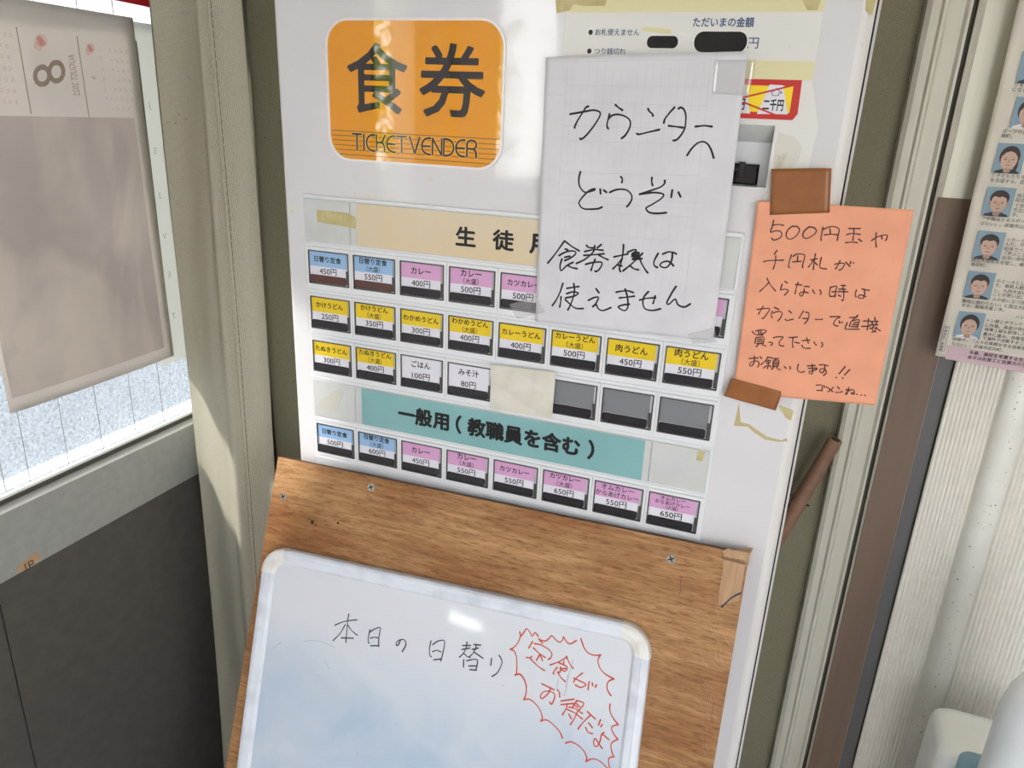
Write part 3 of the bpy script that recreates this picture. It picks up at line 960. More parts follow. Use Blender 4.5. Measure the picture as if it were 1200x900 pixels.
# backing rail
mb = MB()
mb.rect(FRONT, -0.0055, 8 * PX - 0.0005, cellz(5) - 0.012, cellz(-1) + 0.0075, 0.0, 0.0018, 'plate', .0006)
for r in range(-1, 6):
    z = cellz(r) + 0.0085
    mb.rect(FRONT, -0.0045, 8 * PX - .002, z - 0.0035, z + 0.0005, 0.0018, 0.0030, 'plate', .0008)
rail = obj('button_panel', mb, mach)
MENU = {
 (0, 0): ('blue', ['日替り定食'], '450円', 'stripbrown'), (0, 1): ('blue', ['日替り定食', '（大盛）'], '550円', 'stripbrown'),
 (0, 2): ('pink', ['カレー'], '400円', 'strip'), (0, 3): ('pink', ['カレー', '（大盛）'], '500円', 'strip'),
 (0, 4): ('pink', ['カツカレー'], '500円', 'strip'), (0, 5): ('pink', ['カツカレー', '（大盛）'], '600円', 'strip'),
 (0, 6): ('pink', ['オムカレー', 'からあげカレー'], '500円', 'strip'), (0, 7): ('pink', ['カレー', '（大盛）'], '600円', 'strip'),
 (1, 0): ('yellow', ['かけうどん'], '250円', 'strip'), (1, 1): ('yellow', ['かけうどん', '（大盛）'], '350円', 'strip'),
 (1, 2): ('yellow', ['わかめうどん'], '300円', 'strip'), (1, 3): ('yellow', ['わかめうどん', '（大盛）'], '400円', 'strip'),
 (1, 4): ('yellow', ['カレーうどん'], '400円', 'strip'), (1, 5): ('yellow', ['カレーうどん', '（大盛）'], '500円', 'strip'),
 (1, 6): ('yellow', ['肉うどん'], '450円', 'strip'), (1, 7): ('yellow', ['肉うどん', '（大盛）'], '550円', 'strip'),
 (2, 0): ('yellow', ['たぬきうどん'], '300円', 'strip'), (2, 1): ('yellow', ['たぬきうどん', '（大盛）'], '400円', 'strip'),
 (2, 2): ('wcard', ['ごはん'], '100円', 'strip'), (2, 3): ('wcard', ['みそ汁'], '80円', 'strip'),
 (2, 4): None, (2, 5): None, (2, 6): None, (2, 7): None,
 (4, 0): ('blue', ['日替り定食'], '500円', 'strip'), (4, 1): ('blue', ['日替り定食', '（大盛）'], '600円', 'strip'),
 (4, 2): ('pink', ['カレー'], '450円', 'strip'), (4, 3): ('pink', ['カレー', '（大盛）'], '550円', 'strip'),
 (4, 4): ('pink', ['カツカレー'], '550円', 'strip'), (4, 5): ('pink', ['カツカレー', '（大盛）'], '650円', 'strip'),
 (4, 6): ('pink', ['オムカレー', 'からあげカレー'], '550円', 'strip'), (4, 7): ('pink', ['オムカレー', 'からあげカレー', '（大盛）'], '650円', 'strip'),
}
def local(r, c):
    return Fr((cellx(c), 0, cellz(r)), (1, 0, 0), (0, 0, 1), (0, -1, 0))
def bezel_mesh():
    f = local(0, 0)
    mb = MB()
    mb.ring(f, rrect(-.0030, BW + .0032, -BH - .0052, .0040, .001, 2), rrect(0.0, BW, -BH, 0.0, .0008, 2), 0.0010, 0.0042, 'plate')
    mb.ring(f, rrect(0.0, BW, -BH, 0.0, .0008, 2), rrect(.0013, BW - .0017, -BH + .0013, -.0016, .0006, 2), 0.0010, 0.0048, 'bframe')
    mb.rect(f, BW - .0044, BW - .0018, -BH + .003, -BH * .52, 0.0040, 0.0052, 'bframe', .0004)
    return mb
bez0 = None
for (r, c), item in MENU.items():
    f = local(r, c)
    if bez0 is None:
        bez0 = obj('ticket_button', bezel_mesh(), mach)
        bez = bez0
        base = bez0.location.copy()
    else:
        bez = bez0.copy()
        COL.objects.link(bez)
        bez.location = base + Vector((cellx(c) - 0, 0, cellz(r) - cellz(0)))
    WL[bez.name] = WL[mach.name] + bez.location
    mb = MB()
    x0_, x1_ = .0013, BW - .0045
    if item:
        mb.rect(f, x0_, x1_, -.0212, -.0016, 0.0014, 0.0032, item[0])
        mb.rect(f, x0_, x1_, -.0335, -.0212, 0.0014, 0.0032, 'wcard')
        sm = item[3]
    else:
        mb.rect(f, x0_, x1_, -.0320, -.0016, 0.0014, 0.0024, 'greycard')
        sm = 'strip'
    obj('menu_card', mb, bez)
    mb = MB()
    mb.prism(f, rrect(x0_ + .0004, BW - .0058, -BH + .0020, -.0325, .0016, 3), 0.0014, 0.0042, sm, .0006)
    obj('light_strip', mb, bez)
    if item:
        mb = MB()
        names, price = item[1], item[2]
        cx = (x0_ + x1_) / 2
        if len(names) == 1:
            text(mb, f, names[0], cx, -.0112, .0098 if len(names[0]) < 5 else .0086, 0.0034, 'ink', off=.021)
        elif len(names) == 2:
            if names[1].startswith('（'):
                text(mb, f, names[0], cx, -.0066, .0098 if len(names[0]) < 5 else .0084, 0.0034, 'ink', off=.021)
                text(mb, f, names[1], cx, -.0162, .0078, 0.0034, 'ink', off=.008)
            else:
                text(mb, f, names[0], cx, -.0066, .0086, 0.0034, 'ink', off=.014)
                text(mb, f, names[1], cx, -.0155, .0080, 0.0034, 'ink', off=.014)
        else:
            text(mb, f, names[0], cx, -.0053, .0062, 0.0034, 'ink', off=.014)
            text(mb, f, names[1], cx, -.0115, .0062, 0.0034, 'ink', off=.014)
            text(mb, f, names[2], cx, -.0176, .0056, 0.0034, 'ink', off=.008)
        text(mb, f, price, cx, -.0268, .0102, 0.0034, 'ink', width=.0265 if len(price) == 4 else .021, off=.012)
        obj('menu_lettering', mb, bez)
# heading strips and blank plates
for r in (-1, 3):
    for c in (0, 7):
        f = local(r, c)
        mb = MB()
        mb.prism(f, rrect(-.0030, BW + .0032, -BH - .0060, .0040, .001, 2), 0.001, 0.0042, 'plate2', .0008)
        obj('blank_plate', mb, mach)
    f = local(r, 1)
    mb = MB()
    mb.prism(f, rrect(-.0030, 6 * PX - .0036, -BH - .0060, .0040, .001, 2), 0.001, 0.0042, 'plate2', .0008)
    hp = obj('heading_plate', mb, mach)
    mb = MB()
    mb.rect(f, .0075, 6 * PX - .0115, -BH - .0050, .0032, 0.0042, 0.0046, 'peach' if r == -1 else 'teal')
    card = obj('heading_strip', mb, hp)
# heading lettering
strips = [o for o in bpy.data.objects if o.name.startswith('heading_plate')]
for ch, u0, v0, u1, v1 in (('生', 534, 264.5, 557.5, 290), ('徒', 577.5, 268, 602, 295), ('用', 621, 273, 646, 300)):
    mb = MB(); textbox(mb, FRONT, ch, u0, v0, u1, v1, 0.0049, 'ink', 0.03)
    obj('heading_character', mb, strips[0])
a = FRONT.px(468, 484, .0049); b = FRONT.px(703, 524, .0049)
gv, gf, gb = glyphs('一般用（教職員を含む）')
ux = (b[0] - a[0] + .004) / (gb[1] - gb[0])
xx = a[0] - .002
for q, ch in enumerate('一般用（教職員を含む）'):
    mb = MB(); text(mb, FRONT, ch, xx + (q + .5) * (b[0] - a[0] + .004) / 11.0, cellz(3) - .0225, .0258, 0.0049, 'ink', off=0.042)
    obj('heading_character', mb, strips[1])

# old tape marks left on the machine (worn residue, one part each)
def residue(pts, m, h=0.0003, name='tape_residue'):
    q = [FRONT.px(u, v, h) for u, v in pts]
    mb = MB()
    mb.prism(FRONT, q[::-1], h - .0002, h, m)
    return obj(name, mb, mach)
residue([(371, 246), (405, 249), (417, 255), (417, 268), (372, 260)], 'resid', .0048)
residue([(651, 0), (711, 0), (709, 7), (683, 7), (672, 5), (668, 12), (652, 16)], 'resid', .0008)
residue([(818, 528), (827, 530), (822, 541), (816, 539)], 'resid', .0048)
residue([(914, 475), (930, 481), (927, 493), (921, 490), (913, 477)], 'resid', .0004)
residue([(866, 472), (868, 495), (878, 497), (886, 503), (899, 512), (916, 516), (922, 513), (923, 517), (912, 518), (896, 515), (884, 507), (876, 500), (860, 499)], 'brownres', .0004)
residue([(913, 155), (930, 160), (940, 172), (935, 190), (925, 198), (906, 198), (908, 170)], 'resid2', .0008)
residue([(752, 31), (787, 34), (786, 40), (753, 36)], 'cream', .00075)
residue([(374, 470), (398, 455), (403, 462), (394, 482), (376, 480)], 'resid3', .0045)
residue([(1015, 0), (1027, 0), (1022, 18), (1014, 12)], 'resid', .0004)
residue([(940, 0), (962, 0), (958, 12), (946, 12)], 'resid', .0008)
for pts in ([(416, 200), (418, 202), (417, 208), (415, 207)], [(505, 200), (509, 202), (507, 214), (503, 210)], [(346, 164), (352, 163), (348, 167)], [(424, 228), (441, 226), (443, 229), (428, 231)], [(338, 242), (350, 241), (349, 248), (339, 249)],
            [(983, 80), (986, 81), (985, 84), (982, 83)], [(1009, 52), (1012, 52), (1011, 55)], [(923, 53), (926, 53), (925, 56)], [(414, 226), (417, 224), (416, 232)]):
    residue(pts, 'resid2', .0004, 'paint_chip')

# ------------------------------------------------------------------ things stuck to the machine
# two thousand yen sticker
st = empty('warning_sticker', FRONT.w(*FRONT.px(900, 140), 0.0008))
tag(st, 'red bordered yellow sticker crossing out a two thousand yen bill, beside the white notice', 'sticker')
a = FRONT.px(940, 94, .001); b = FRONT.px(931, 141, .001)
xl = FRONT.px(806, 120, .001)[0]
mb = MB()
hs = lambda x, y: 0.0010
mb.prism(FRONT, [(xl, b[1]), (b[0] - .002, b[1]), (b[0] + .002, b[1] + .006), (a[0], a[1]), (xl, a[1])], 0.0006, 0.0010, 'redstk')
mb.rect(FRONT, xl + .006, a[0] - .007, b[1] + .0065, a[1] - .0058, 0.0010, 0.0011, 'yelstk')
obj('sticker_sheet', mb, st)
mb = MB()
def pq(*uv): return [FRONT.px(u, v, .0012) for u, v in uv]
mb.prism(FRONT, pq((887, 133.5), (923, 134), (918, 100), (902, 99))[::1], .0011, .00115, 'wcard')
mb.prism(FRONT, pq((838, 132), (879, 133), (874.5, 98.5), (856, 98))[::1], .0011, .00115, 'wcard')
obj('bill_pictures', mb, st)
mb = MB()
textbox(mb, FRONT, '二千円', 895, 115.5, 917, 130.5, .0013, 'ink', .03)
textbox(mb, FRONT, '千円', 856, 114, 872, 129, .0013, 'ink', .03)
for pts in (((904, 109), (910, 103.5), (916.5, 109), (912.5, 109), (912.5, 112), (905.5, 112)),):
    q = pq(*pts)
    ribbon(mb, FRONT, q + [q[0]], .0006, .0013, 'ink', smooth=False)
obj('sticker_lettering', mb, st)
mb = MB()
for u0, v0, u1, v1 in ((872, 114, 934, 99), (872, 120, 919, 139), (872, 114, 812, 99), (872, 120, 822, 136)):
    ribbon(mb, FRONT, pq((u0, v0), (u1, v1)), .0016, .0014, 'redstk', smooth=False)
obj('crossing_lines', mb, st)

# white notice, A4, taped
nt_c = [FRONT.px(u, v, .008) for u, v in ((640, 67), (877, 60), (835.5, 399.5), (627, 377))]
ncx = sum(p[0] for p in nt_c) / 4; ncz = sum(p[1] for p in nt_c) / 4
def hn(x, y):
    a, b = (x - ncx) / 0.105, (y - ncz) / 0.148
    return 0.0080 + 0.0022 * (1 - a * a) * (0.5 + 0.5 * b) + 0.0010 * sin(5 * a + 2 * b) + 0.0006 * sin(9 * a * b + 3 * a) + 0.0012 * max(0, a) * max(0, -b)
nroot = empty('paper_notice', FRONT.w(ncx, ncz - .148, .008))
tag(nroot, 'large white paper notice handwritten in black marker, taped over the machine buttons', 'notice')
mb = MB(); mb.sheet(FRONT, nt_c, 40, 56, hn, 'paper'); nsheet = obj('paper_sheet', mb, nroot, True)
mb = MB()
hi = lambda x, y: hn(x, y) + 0.00032
hin = lambda x, y: hn(x, y) + 0.0001
def fl(u0, v0, u1, v1, wd=.0004):
    a, b = FRONT.px(u0, v0, .008), FRONT.px(u1, v1, .008)
    n = 14
    ribbon(mb, FRONT, [(a[0] + (b[0] - a[0]) * i / n, a[1] + (b[1] - a[1]) * i / n) for i in range(n + 1)], wd, hin, 'faint', smooth=False, taper=False)
for (u0, v0, u1, v1) in ((645, 73, 834, 69), (834, 69, 800, 368), (645, 73, 640, 110), (640, 110, 662, 112), (645, 92, 665, 92), (665, 73, 655, 228), (663, 100, 830, 102), (662, 120, 828, 124), (660, 147, 825, 152), (658, 164, 824, 170), (655, 202, 820, 206), (654, 228, 818, 238), (657, 237, 812, 244), (656, 247, 812, 254), (655, 272, 810, 283), (657, 247, 652, 360)):
    fl(u0, v0, u1, v1)
for k in range(17):
    u = 672 + 9.6 * k
    fl(u, 74 - .02 * k, u - 8 - .7 * k * .6, 196, .00025)
    fl(u - 9, 250, u - 18 - .7 * k * .5, 345, .00025)
obj('faint_form_print', mb, nroot)
hl = hand(MB(), FRONT, .008, hi, .0023, 'marker', [
 (660, 110, 12, [
  [(100,285),(300,250),(420,230),(500,245),(525,280),(500,350),(420,470),(320,590),(260,635),(240,628)], [(360,175),(320,195),(280,260),(210,370),(170,450),(165,480)],
  [(740,155),(780,190),(838,230)], [(655,285),(640,340),(620,420),(620,460),(638,492)], [(640,350),(690,305),(770,290),(860,310),(930,355),(952,410),(935,490),(880,580),(825,625)]]),
 (750, 115, 12, [
  [(-35,500),(0,508),(140,475),(280,443)], [(122,150),(140,185),(180,220),(192,255)],
  [(490,130),(420,210),(360,290),(343,350)], [(545,150),(575,132),(620,160),(645,240),(645,330),(630,430),(580,520),(520,585),(475,595)], [(410,390),(500,400),(610,415)],
  [(780,400),(900,388),(1010,400)], [(665,805),(720,720),(800,640),(880,612),(950,645),(1000,730),(1035,840)]]),
 (665, 185, 12, [
  [(183,195),(160,300),(172,400),(230,475),(290,480),(370,455),(385,440)], [(385,438),(340,445),(270,490),(190,580),(163,635),(190,690),(240,718),(330,722),(430,715),(485,692)],
  [(460,440),(465,505)], [(510,455),(550,485)], [(755,265),(775,300),(768,345)], [(595,485),(680,450),(770,440),(850,460),(905,520),(905,590),(870,650),(838,685)]]),
 (715, 190, 12, [
  [(595,215),(592,270),(605,325)], [(775,255),(770,300),(720,345),(600,390),(420,450)], [(420,450),(520,435),(620,425),(720,435),(760,460),(720,515),(600,590),(520,635),(515,665),(560,705),(660,718),(795,708)],
  [(880,390),(865,490)], [(965,420),(995,485)]]),
 (635, 270, 12, [
  [(325,145),(250,250),(170,360),(90,455)], [(325,145),(430,225),(530,285)], [(335,260),(370,270)], [(250,350),(330,305),(420,285),(480,300),(470,340),(400,390),(330,420)],
  [(290,400),(265,480),(268,550),(290,555),(360,490),(445,445)], [(375,490),(430,520),(500,535)], [(330,375),(400,360)],
  [(630,210),(665,240),(720,245)], [(835,200),(780,245)], [(745,215),(735,280),(690,340),(600,410),(490,462)], [(605,295),(740,270),(860,280)], [(595,350),(740,340),(875,328)],
  [(800,345),(870,385),(930,412)], [(750,405),(720,480),(695,560)], [(620,475),(720,450),(830,445),(845,480),(810,545),(770,575),(750,572)]]),
 (710, 275, 12, [
  [(250,140),(240,260),(215,390),(190,470),(205,520)], [(115,312),(220,290),(310,270)], [(230,340),(170,410),(100,480)], [(175,430),(225,440)],
  [(310,245),(400,210),(430,225),(370,270)], [(370,290),(440,250),(470,265),(360,310),(480,295),(370,345),(510,335)], [(520,260),(440,340),(340,430),(240,510)], [(345,440),(400,480),(460,492)],
  [(465,280),(500,390),(550,480),(592,535)], [(740,260),(690,350),(678,410),(700,445),(735,458)], [(805,270),(880,240),(950,245),(995,268)],
  [(940,250),(935,330),(910,400),(860,455),(800,455),(765,425),(800,385),(870,370),(920,395),(955,435)]]),
 (640, 320, 12, [
  [(243,140),(200,270),(150,370),(90,455)], [(215,330),(210,400),(195,475)], [(300,210),(390,195),(465,185)], [(395,145),(405,250),(380,360),(345,450),(310,515)],
  [(295,285),(380,260),(450,270),(455,285),(400,320),(280,345)], [(275,370),(340,430),(420,490),(525,495)], [(705,220),(745,275)], [(600,380),(670,345),(730,335),(735,360),(700,430),(660,470)],
  [(660,465),(710,445),(730,490),(780,525),(840,515),(910,485)]]),
 (720, 325, 12, [
  [(25,210),(100,195),(190,190),(265,215)], [(70,290),(170,280),(280,265)], [(150,165),(180,270),(190,380),(180,440),(140,470),(90,450),(55,415),(120,390),(210,378)],
  [(355,320),(450,295),(580,285)], [(575,260),(560,320),(545,365)], [(480,200),(420,270),(400,350),(420,430),(480,460),(560,462),(650,440)],
  [(870,125),(820,200),(770,290),(740,355),(770,375),(830,320),(865,305),(890,370),(940,405),(1000,410),(1070,370)]]),
], lines=[(740, 150), (740, 226), (720, 302), (720, 347)])
for q in hl:
    tag(obj('handwriting', q, nroot), 'black marker handwriting')

# orange notice, A5
oc = [FRONT.px(u, v, h) for u, v, h in ((888, 235, .006), (1071, 246, .013), (1026, 475, .013), (859, 460, .006))]
ocx = sum(p[0] for p in oc) / 4; ocz = sum(p[1] for p in oc) / 4
def ho(x, y):
    a, b = (x - ocx) / 0.073, (y - ocz) / 0.107
    d1 = a * .8 + b; d2 = a - 1.3 * b
    cr = 0.0013 * (abs(sin(2.0 * d1 + .6)) - .5) + 0.0006 * sin(5.5 * d2 + 1.0) + 0.0004 * sin(9 * a + 4 * b)
    edge = min(1.0, max(0.0, (b + 1.05) / 0.35)) * min(1.0, max(0.0, (1.0 - b) / .3))
    return 0.0066 + 0.0038 * (a + 1) * .9 + cr * edge
oroot = empty('paper_notice', FRONT.w(ocx, ocz - .107, .008))
tag(oroot, 'orange paper notice with pen handwriting, taped at the right edge of the machine', 'notice')
mb = MB(); mb.sheet(FRONT, oc, 48, 60, ho, 'opaper'); obj('paper_sheet', mb, oroot, True)
hoi = lambda x, y: ho(x, y) + 0.0002
hl = hand(MB(), FRONT, .010, hoi, .0014, 'opink', [
 (890, 250, 15, [
  [(248,125),(225,230),(195,335),(280,312),(360,320),(392,365),(370,425),(300,465),(240,470),(212,440)], [(235,212),(330,200),(425,215)],
  [(600,235),(650,232),(695,265),(700,310),(660,380),(590,440),(520,455),(475,420),(470,360),(510,280),(590,225)], [(880,240),(950,248),(995,290),(985,340),(920,400),(840,438),(780,425),(760,380),(790,310),(880,232)],
  [(1115,245),(1095,350),(1080,440),(1090,475)]]),
 (970, 255, 15, [
  [(-70,205),(0,170),(80,155),(160,170),(200,215),(185,290),(165,400)], [(40,195),(45,280)], [(-60,300),(60,290),(165,300)],
  [(370,190),(570,190)], [(335,300),(400,280),(480,280),(570,295)], [(462,195),(455,300),(440,400)], [(315,440),(420,430),(520,440)], [(540,375),(595,415)],
  [(770,400),(850,345),(950,310),(1020,300),(1045,320),(1030,370),(1010,400)], [(850,265),(840,390),(850,510)], [(945,310),(950,370)]]),
 (880, 290, 15, [
  [(455,55),(410,125)], [(220,258),(330,235),(575,225)], [(435,150),(430,260),(390,380)], [(715,130),(680,230),(660,330),(680,355)], [(740,160),(800,120),(880,115),(940,130),(945,170),(920,260),(905,340),(915,360)],
  [(825,150),(815,240)], [(735,255),(880,245)], [(280,545),(315,620),(370,700),(430,770)], [(315,620),(240,700),(150,780)], [(595,600),(640,630)], [(548,650),(520,750),(580,740),(640,750),(650,780),(590,845)],
  [(785,655),(890,665)], [(830,620),(795,720),(775,820)], [(940,688),(1025,692)], [(935,735),(930,800),(890,860),(855,835),(870,800),(930,785),(1005,800)], [(1088,745),(1100,785),(1125,805)]]),
 (945, 290, 15, [
  [(75,220),(190,195)], [(158,110),(140,230),(120,390)], [(125,225),(80,290),(35,345)], [(145,260),(190,305)], [(262,175),(240,280),(235,330),(265,365),(350,375)],
  [(500,295),(580,275),(650,275),(672,295),(640,350),(600,390),(570,395)], [(590,230),(555,310),(510,375)], [(690,255),(765,330)], [(775,245),(770,285)], [(820,265),(830,268)],
  [(235,745),(262,790),(245,820)], [(425,690),(405,790),(415,850)], [(430,695),(530,675),(515,760),(500,855)], [(450,775),(515,765)], [(420,855),(510,845)], [(610,660),(685,665)], [(660,655),(645,690),(630,720)],
  [(570,725),(685,725)], [(545,770),(725,770)], [(655,735),(655,850),(640,925),(615,915)], [(560,830),(600,850)], [(878,740),(855,810),(872,865)], [(975,720),(1105,745)], [(1015,730),(1020,820),(990,885),(930,880),(910,850),(960,825),(1040,855)]]),
 (880, 340, 15, [
  [(105,350),(220,335),(325,335),(290,410),(220,500),(190,505)], [(210,295),(165,370),(128,435)], [(410,310),(490,345)], [(375,380),(355,440),(372,490)], [(395,410),(450,385),(520,385),(548,420),(520,490),(475,545)],
  [(665,365),(712,405)], [(605,520),(640,535),(740,515)], [(922,370),(880,440),(850,495)], [(960,390),(1010,400),(1020,450),(995,530),(945,590)], [(915,500),(1005,500)], [(1135,512),(1200,512),(1255,508)]]),
 (955, 345, 15, [
  [(265,385),(440,385),(370,430),(330,500),(350,540),(405,550)], [(425,460),(435,500)], [(465,480),(480,490)], [(610,400),(740,395)], [(755,355),(700,410),(630,480),(605,560)], [(650,455),(775,440),(765,500),(745,570)],
  [(680,490),(750,485)], [(660,525),(745,525)], [(640,560),(745,562)], [(568,490),(530,595),(560,605),(775,605)], [(850,460),(960,455)], [(940,420),(930,520),(915,610)], [(820,555),(960,545)], [(1045,395),(1055,440)],
  [(970,465),(1105,460)], [(1000,480),(1010,520)], [(1080,475),(1060,515)], [(965,525),(1100,520)], [(1035,530),(1000,600),(1050,640),(1070,640)], [(1080,560),(1050,620),(1000,650)], [(960,585),(1060,575),(1140,620)]]),
 (870, 380, 15, [
  [(170,140),(210,180),(260,195),(360,195)], [(230,130),(320,108),(415,115),(400,150),(350,175)], [(285,135),(285,190)], [(325,130),(325,185)], [(235,245),(220,340)], [(240,245),(370,235),(365,340)], [(265,275),(345,265)],
  [(260,310),(345,300)], [(255,345),(360,335)], [(290,345),(240,405)], [(330,345),(370,375),(410,385)], [(470,320),(520,320),(530,345),(500,375)], [(545,240),(620,220),(715,225),(660,290),(645,340),(670,375),(725,382)],
  [(820,232),(965,225)], [(890,240),(880,330),(890,405)], [(920,315),(1000,335)]]),
 (930, 385, 15, [
  [(155,215),(285,208)], [(232,170),(245,215),(260,260)], [(145,295),(165,335),(220,352),(290,350)], [(360,240),(380,280),(405,295)], [(490,245),(515,280),(490,325)],
  [(240,660),(385,650)], [(260,700),(410,695)], [(325,630),(335,740),(320,795),(275,780),(280,750),(340,740),(410,715)], [(455,640),(530,632),(605,650)], [(545,640),(545,720),(500,775),(460,750),(470,710),(530,705),(575,740),(560,790),(525,820)],
  [(905,655),(800,785)], [(985,710),(895,805)], [(744,848),(752,855)], [(856,855),(866,866)]]),
 (870, 410, 15, [
  [(115,158),(280,145)], [(210,115),(205,220),(165,285),(130,280),(130,245),(180,210),(250,200),(290,225),(285,275),(270,310)], [(310,125),(340,160)], [(440,130),(520,145)], [(450,130),(400,200),(325,265)],
  [(420,205),(490,190),(480,230),(420,240)], [(450,180),(455,260),(440,335)], [(430,280),(370,325)], [(470,275),(500,310)], [(540,155),(635,155)], [(590,160),(575,190)], [(545,195),(640,190),(625,290)], [(545,195),(530,295)],
  [(550,225),(625,222)], [(545,255),(625,255)], [(540,290),(620,290)], [(560,300),(510,350)], [(600,300),(630,345),(665,350)], [(735,295),(770,325)], [(828,295),(850,320),(832,340)], [(985,255),(965,330),(990,380),(1040,395),(1090,380)]]),
 (945, 415, 15, [
  [(175,540),(270,540),(275,630)], [(185,630),(275,635)], [(305,545),(318,575)], [(350,565),(365,580)], [(470,575),(430,620),(380,655)], [(390,590),(460,650)], [(545,565),(580,600)], [(515,660),(560,665),(630,650)],
  [(740,580),(725,640),(705,700)], [(690,620),(745,615)], [(745,625),(685,690)], [(735,640),(800,615),(840,640),(830,690),(790,690),(800,665),(845,690)], [(885,695),(895,699)], [(955,706),(965,710)], [(1023,712),(1033,715)]]),
], lines=[(965, 274), (955, 309), (950, 341), (950, 374), (935, 401), (930, 428), (985, 457)])
for q in hl:
    tag(obj('handwriting', q, oroot), 'dark pen handwriting')

# brown packing tape pieces
def tape(pts, hf, label, m='brtape', n=10, cat='tape', name='packing_tape', group=None):
    c = [FRONT.px(u, v, hf if not callable(hf) else .009) for u, v in pts]
    mb = MB()
    f = hf if callable(hf) else (lambda x, y: hf)
    mb.sheet(FRONT, c, n, n, f, m, .0003)
    return tag(obj(name, mb, None, True), label, cat, group)
tape([(904, 198), (974.5, 197), (972, 249), (902, 252)], lambda x, y: ho(x, max(min(y, oc[0][1] - .004), -9)) + .0010, 'brown packing tape across the top of the orange notice')
tape([(857, 443), (917, 459), (909, 481), (848, 464)], lambda x, y: .0092 + .0004 * sin(200 * x), 'brown packing tape holding the lower left corner of the orange notice')
# clear tape
tape([(596, 357), (628, 347), (638, 366), (606, 374)], lambda x, y: hn(max(x, nt_c[3][0]), y) + .0006, 'clear tape at the lower left corner of the white notice', 'clear', name='clear_tape')
tape([(806, 391), (838, 383), (840, 401), (812, 402)], lambda x, y: hn(x, y) + .0008, 'clear tape at the lower right corner of the white notice', 'clear', name='clear_tape')
tape([(838, 70), (886, 70), (878, 112), (834, 110)], lambda x, y: hn(min(x, nt_c[1][0]), y) + .0008, 'clear tape at the upper right corner of the white notice', 'clear', name='clear_tape')
# crumpled cover paper over two buttons
cc = [FRONT.px(u, v, .0065) for u, v in ((575.5, 426.5), (651.5, 436), (647, 491), (574.5, 478.5))]
def hc(x, y):
    a, b = (x - cc[0][0]) / .09, (y - cc[3][1]) / .06
    return .0066 + .0010 * abs(sin(4 * a + 5 * b)) + .0006 * sin(9 * b - 3 * a) + .0004 * sin(14 * a)
mb = MB(); mb.sheet(FRONT, cc, 30, 24, hc, 'crump', .0004)
tag(obj('cover_paper', mb, None, False), 'small creased off-white paper taped over unused buttons above the teal strip', 'paper')

# ------------------------------------------------------------------ plywood board leaning on the machine
bd = empty('plywood_board', (0.27, -0.25, 0.0))
tag(bd, 'bare brown plywood board with screws, leaning against the ticket machine', 'board')
L = 1.0454 / cos(TH) - 0.0
TB = 0.0142
mb = MB()
bp = [(-0.367, -L + .004), (0.2985, -L + .004), (0.2985, 0.0075), (0.10, 0.0038), (-0.10, 0.0008), (-0.367, -0.0027)]
mb.prism(BOARD, bp, -TB, 0.0, 'wood', 0.0, 'edgeply')
obj('panel', mb, bd)
for u, v, r in ((435, 571, .0055), (332, 582, .0050), (786.5, 655, .0055)):
    x, y = BOARD.px(u, v, 0)
    mb = MB()
    k = [(x + r * cos(2 * pi * i / 18), y + r * sin(2 * pi * i / 18)) for i in range(18)]
    mb.prism(BOARD, k, -.002, .0010, 'screw', .0006)
    for an in (.5, .5 + pi / 2):
        dx, dy = .62 * r * cos(an), .62 * r * sin(an)
        ribbon(mb, BOARD, [(x - dx, y - dy), (x + dx, y + dy)], .0016, .00112, 'seam', smooth=False)
    obj('screw', mb, bd)
mb = MB()
for u, v, r in ((366, 612, .0028), (370, 615, .0015), (396, 613, .0018), (362, 608, .0012), (393, 609, .0008), (345, 598, .0007)):
    x, y = BOARD.px(u, v, 0)
    mb.prism(BOARD, [(x + r * (1 + .2 * sin(3 * i)) * cos(2 * pi * i / 10), y + r * sin(2 * pi * i / 10)) for i in range(10)], -.0001, .0001, 'stickend')
obj('nail_hole', mb, bd)
mb = MB()
for k in range(34):
    u = 845 + random.random() * 30; v = 700 + random.random() * 190
    u -= (v - 675) * .16
    x, y = BOARD.px(u, v, 0)
    a = 1.9 + random.random() * .6; l = .004 + random.random() * .012
    ribbon(mb, BOARD, [(x, min(y, -.002)), (min(x + l * cos(a), .297), min(y + l * sin(a), -.001))], .0003, .00012, 'mtape', smooth=False)
obj('scratch', mb, bd)
for pts in ([(836, 823), (834, 838), (835, 846)], [(660, 683), (700, 689), (720, 697), (750, 706)], [(730, 706), (760, 716), (790, 726), (780, 730)], [(797, 676), (798, 690), (796, 697)]):
    mb = MB(); ribbon(mb, BOARD, [BOARD.px(u, v) for u, v in pts], .0008, .00012, 'edgeply'); obj('grain_crack', mb, bd)
# kraft tape wrapped over the corner
mb = MB()
tq = [BOARD.px(u, v, .001) for u, v in ((848, 652), (874, 657), (866.5, 704), (858, 706), (842, 709), (843, 690), (847, 672))]
mb.prism(BOARD, tq[::-1], .0002, .0012, 'kraft')
xr = .2985; tp = tq[0][1]
mb.prism(BOARD, [(tq[0][0], tp - .004), (xr + .001, tp - .004), (xr + .001, .0095), (tq[0][0] + .006, .0090), (tq[0][0], tp + .003)], .0002, .0012, 'kraft')
c1 = [BOARD.w(tq[0][0] + .010, .0092, .001), BOARD.w(xr + .001, .0096, .001), BOARD.w(xr + .003, .0150, -.010), BOARD.w(xr - .004, .0125, -.016), BOARD.w(tq[0][0] + .016, .0098, -.010)]
mb.face(c1, 'kraft')
mb.face([BOARD.w(xr + .001, tp - .02, .0010), BOARD.w(xr + .0012, tp - .02, -.012), BOARD.w(xr + .0012, .0085, -.014), BOARD.w(xr + .001, .0095, .0010)], 'kraft')
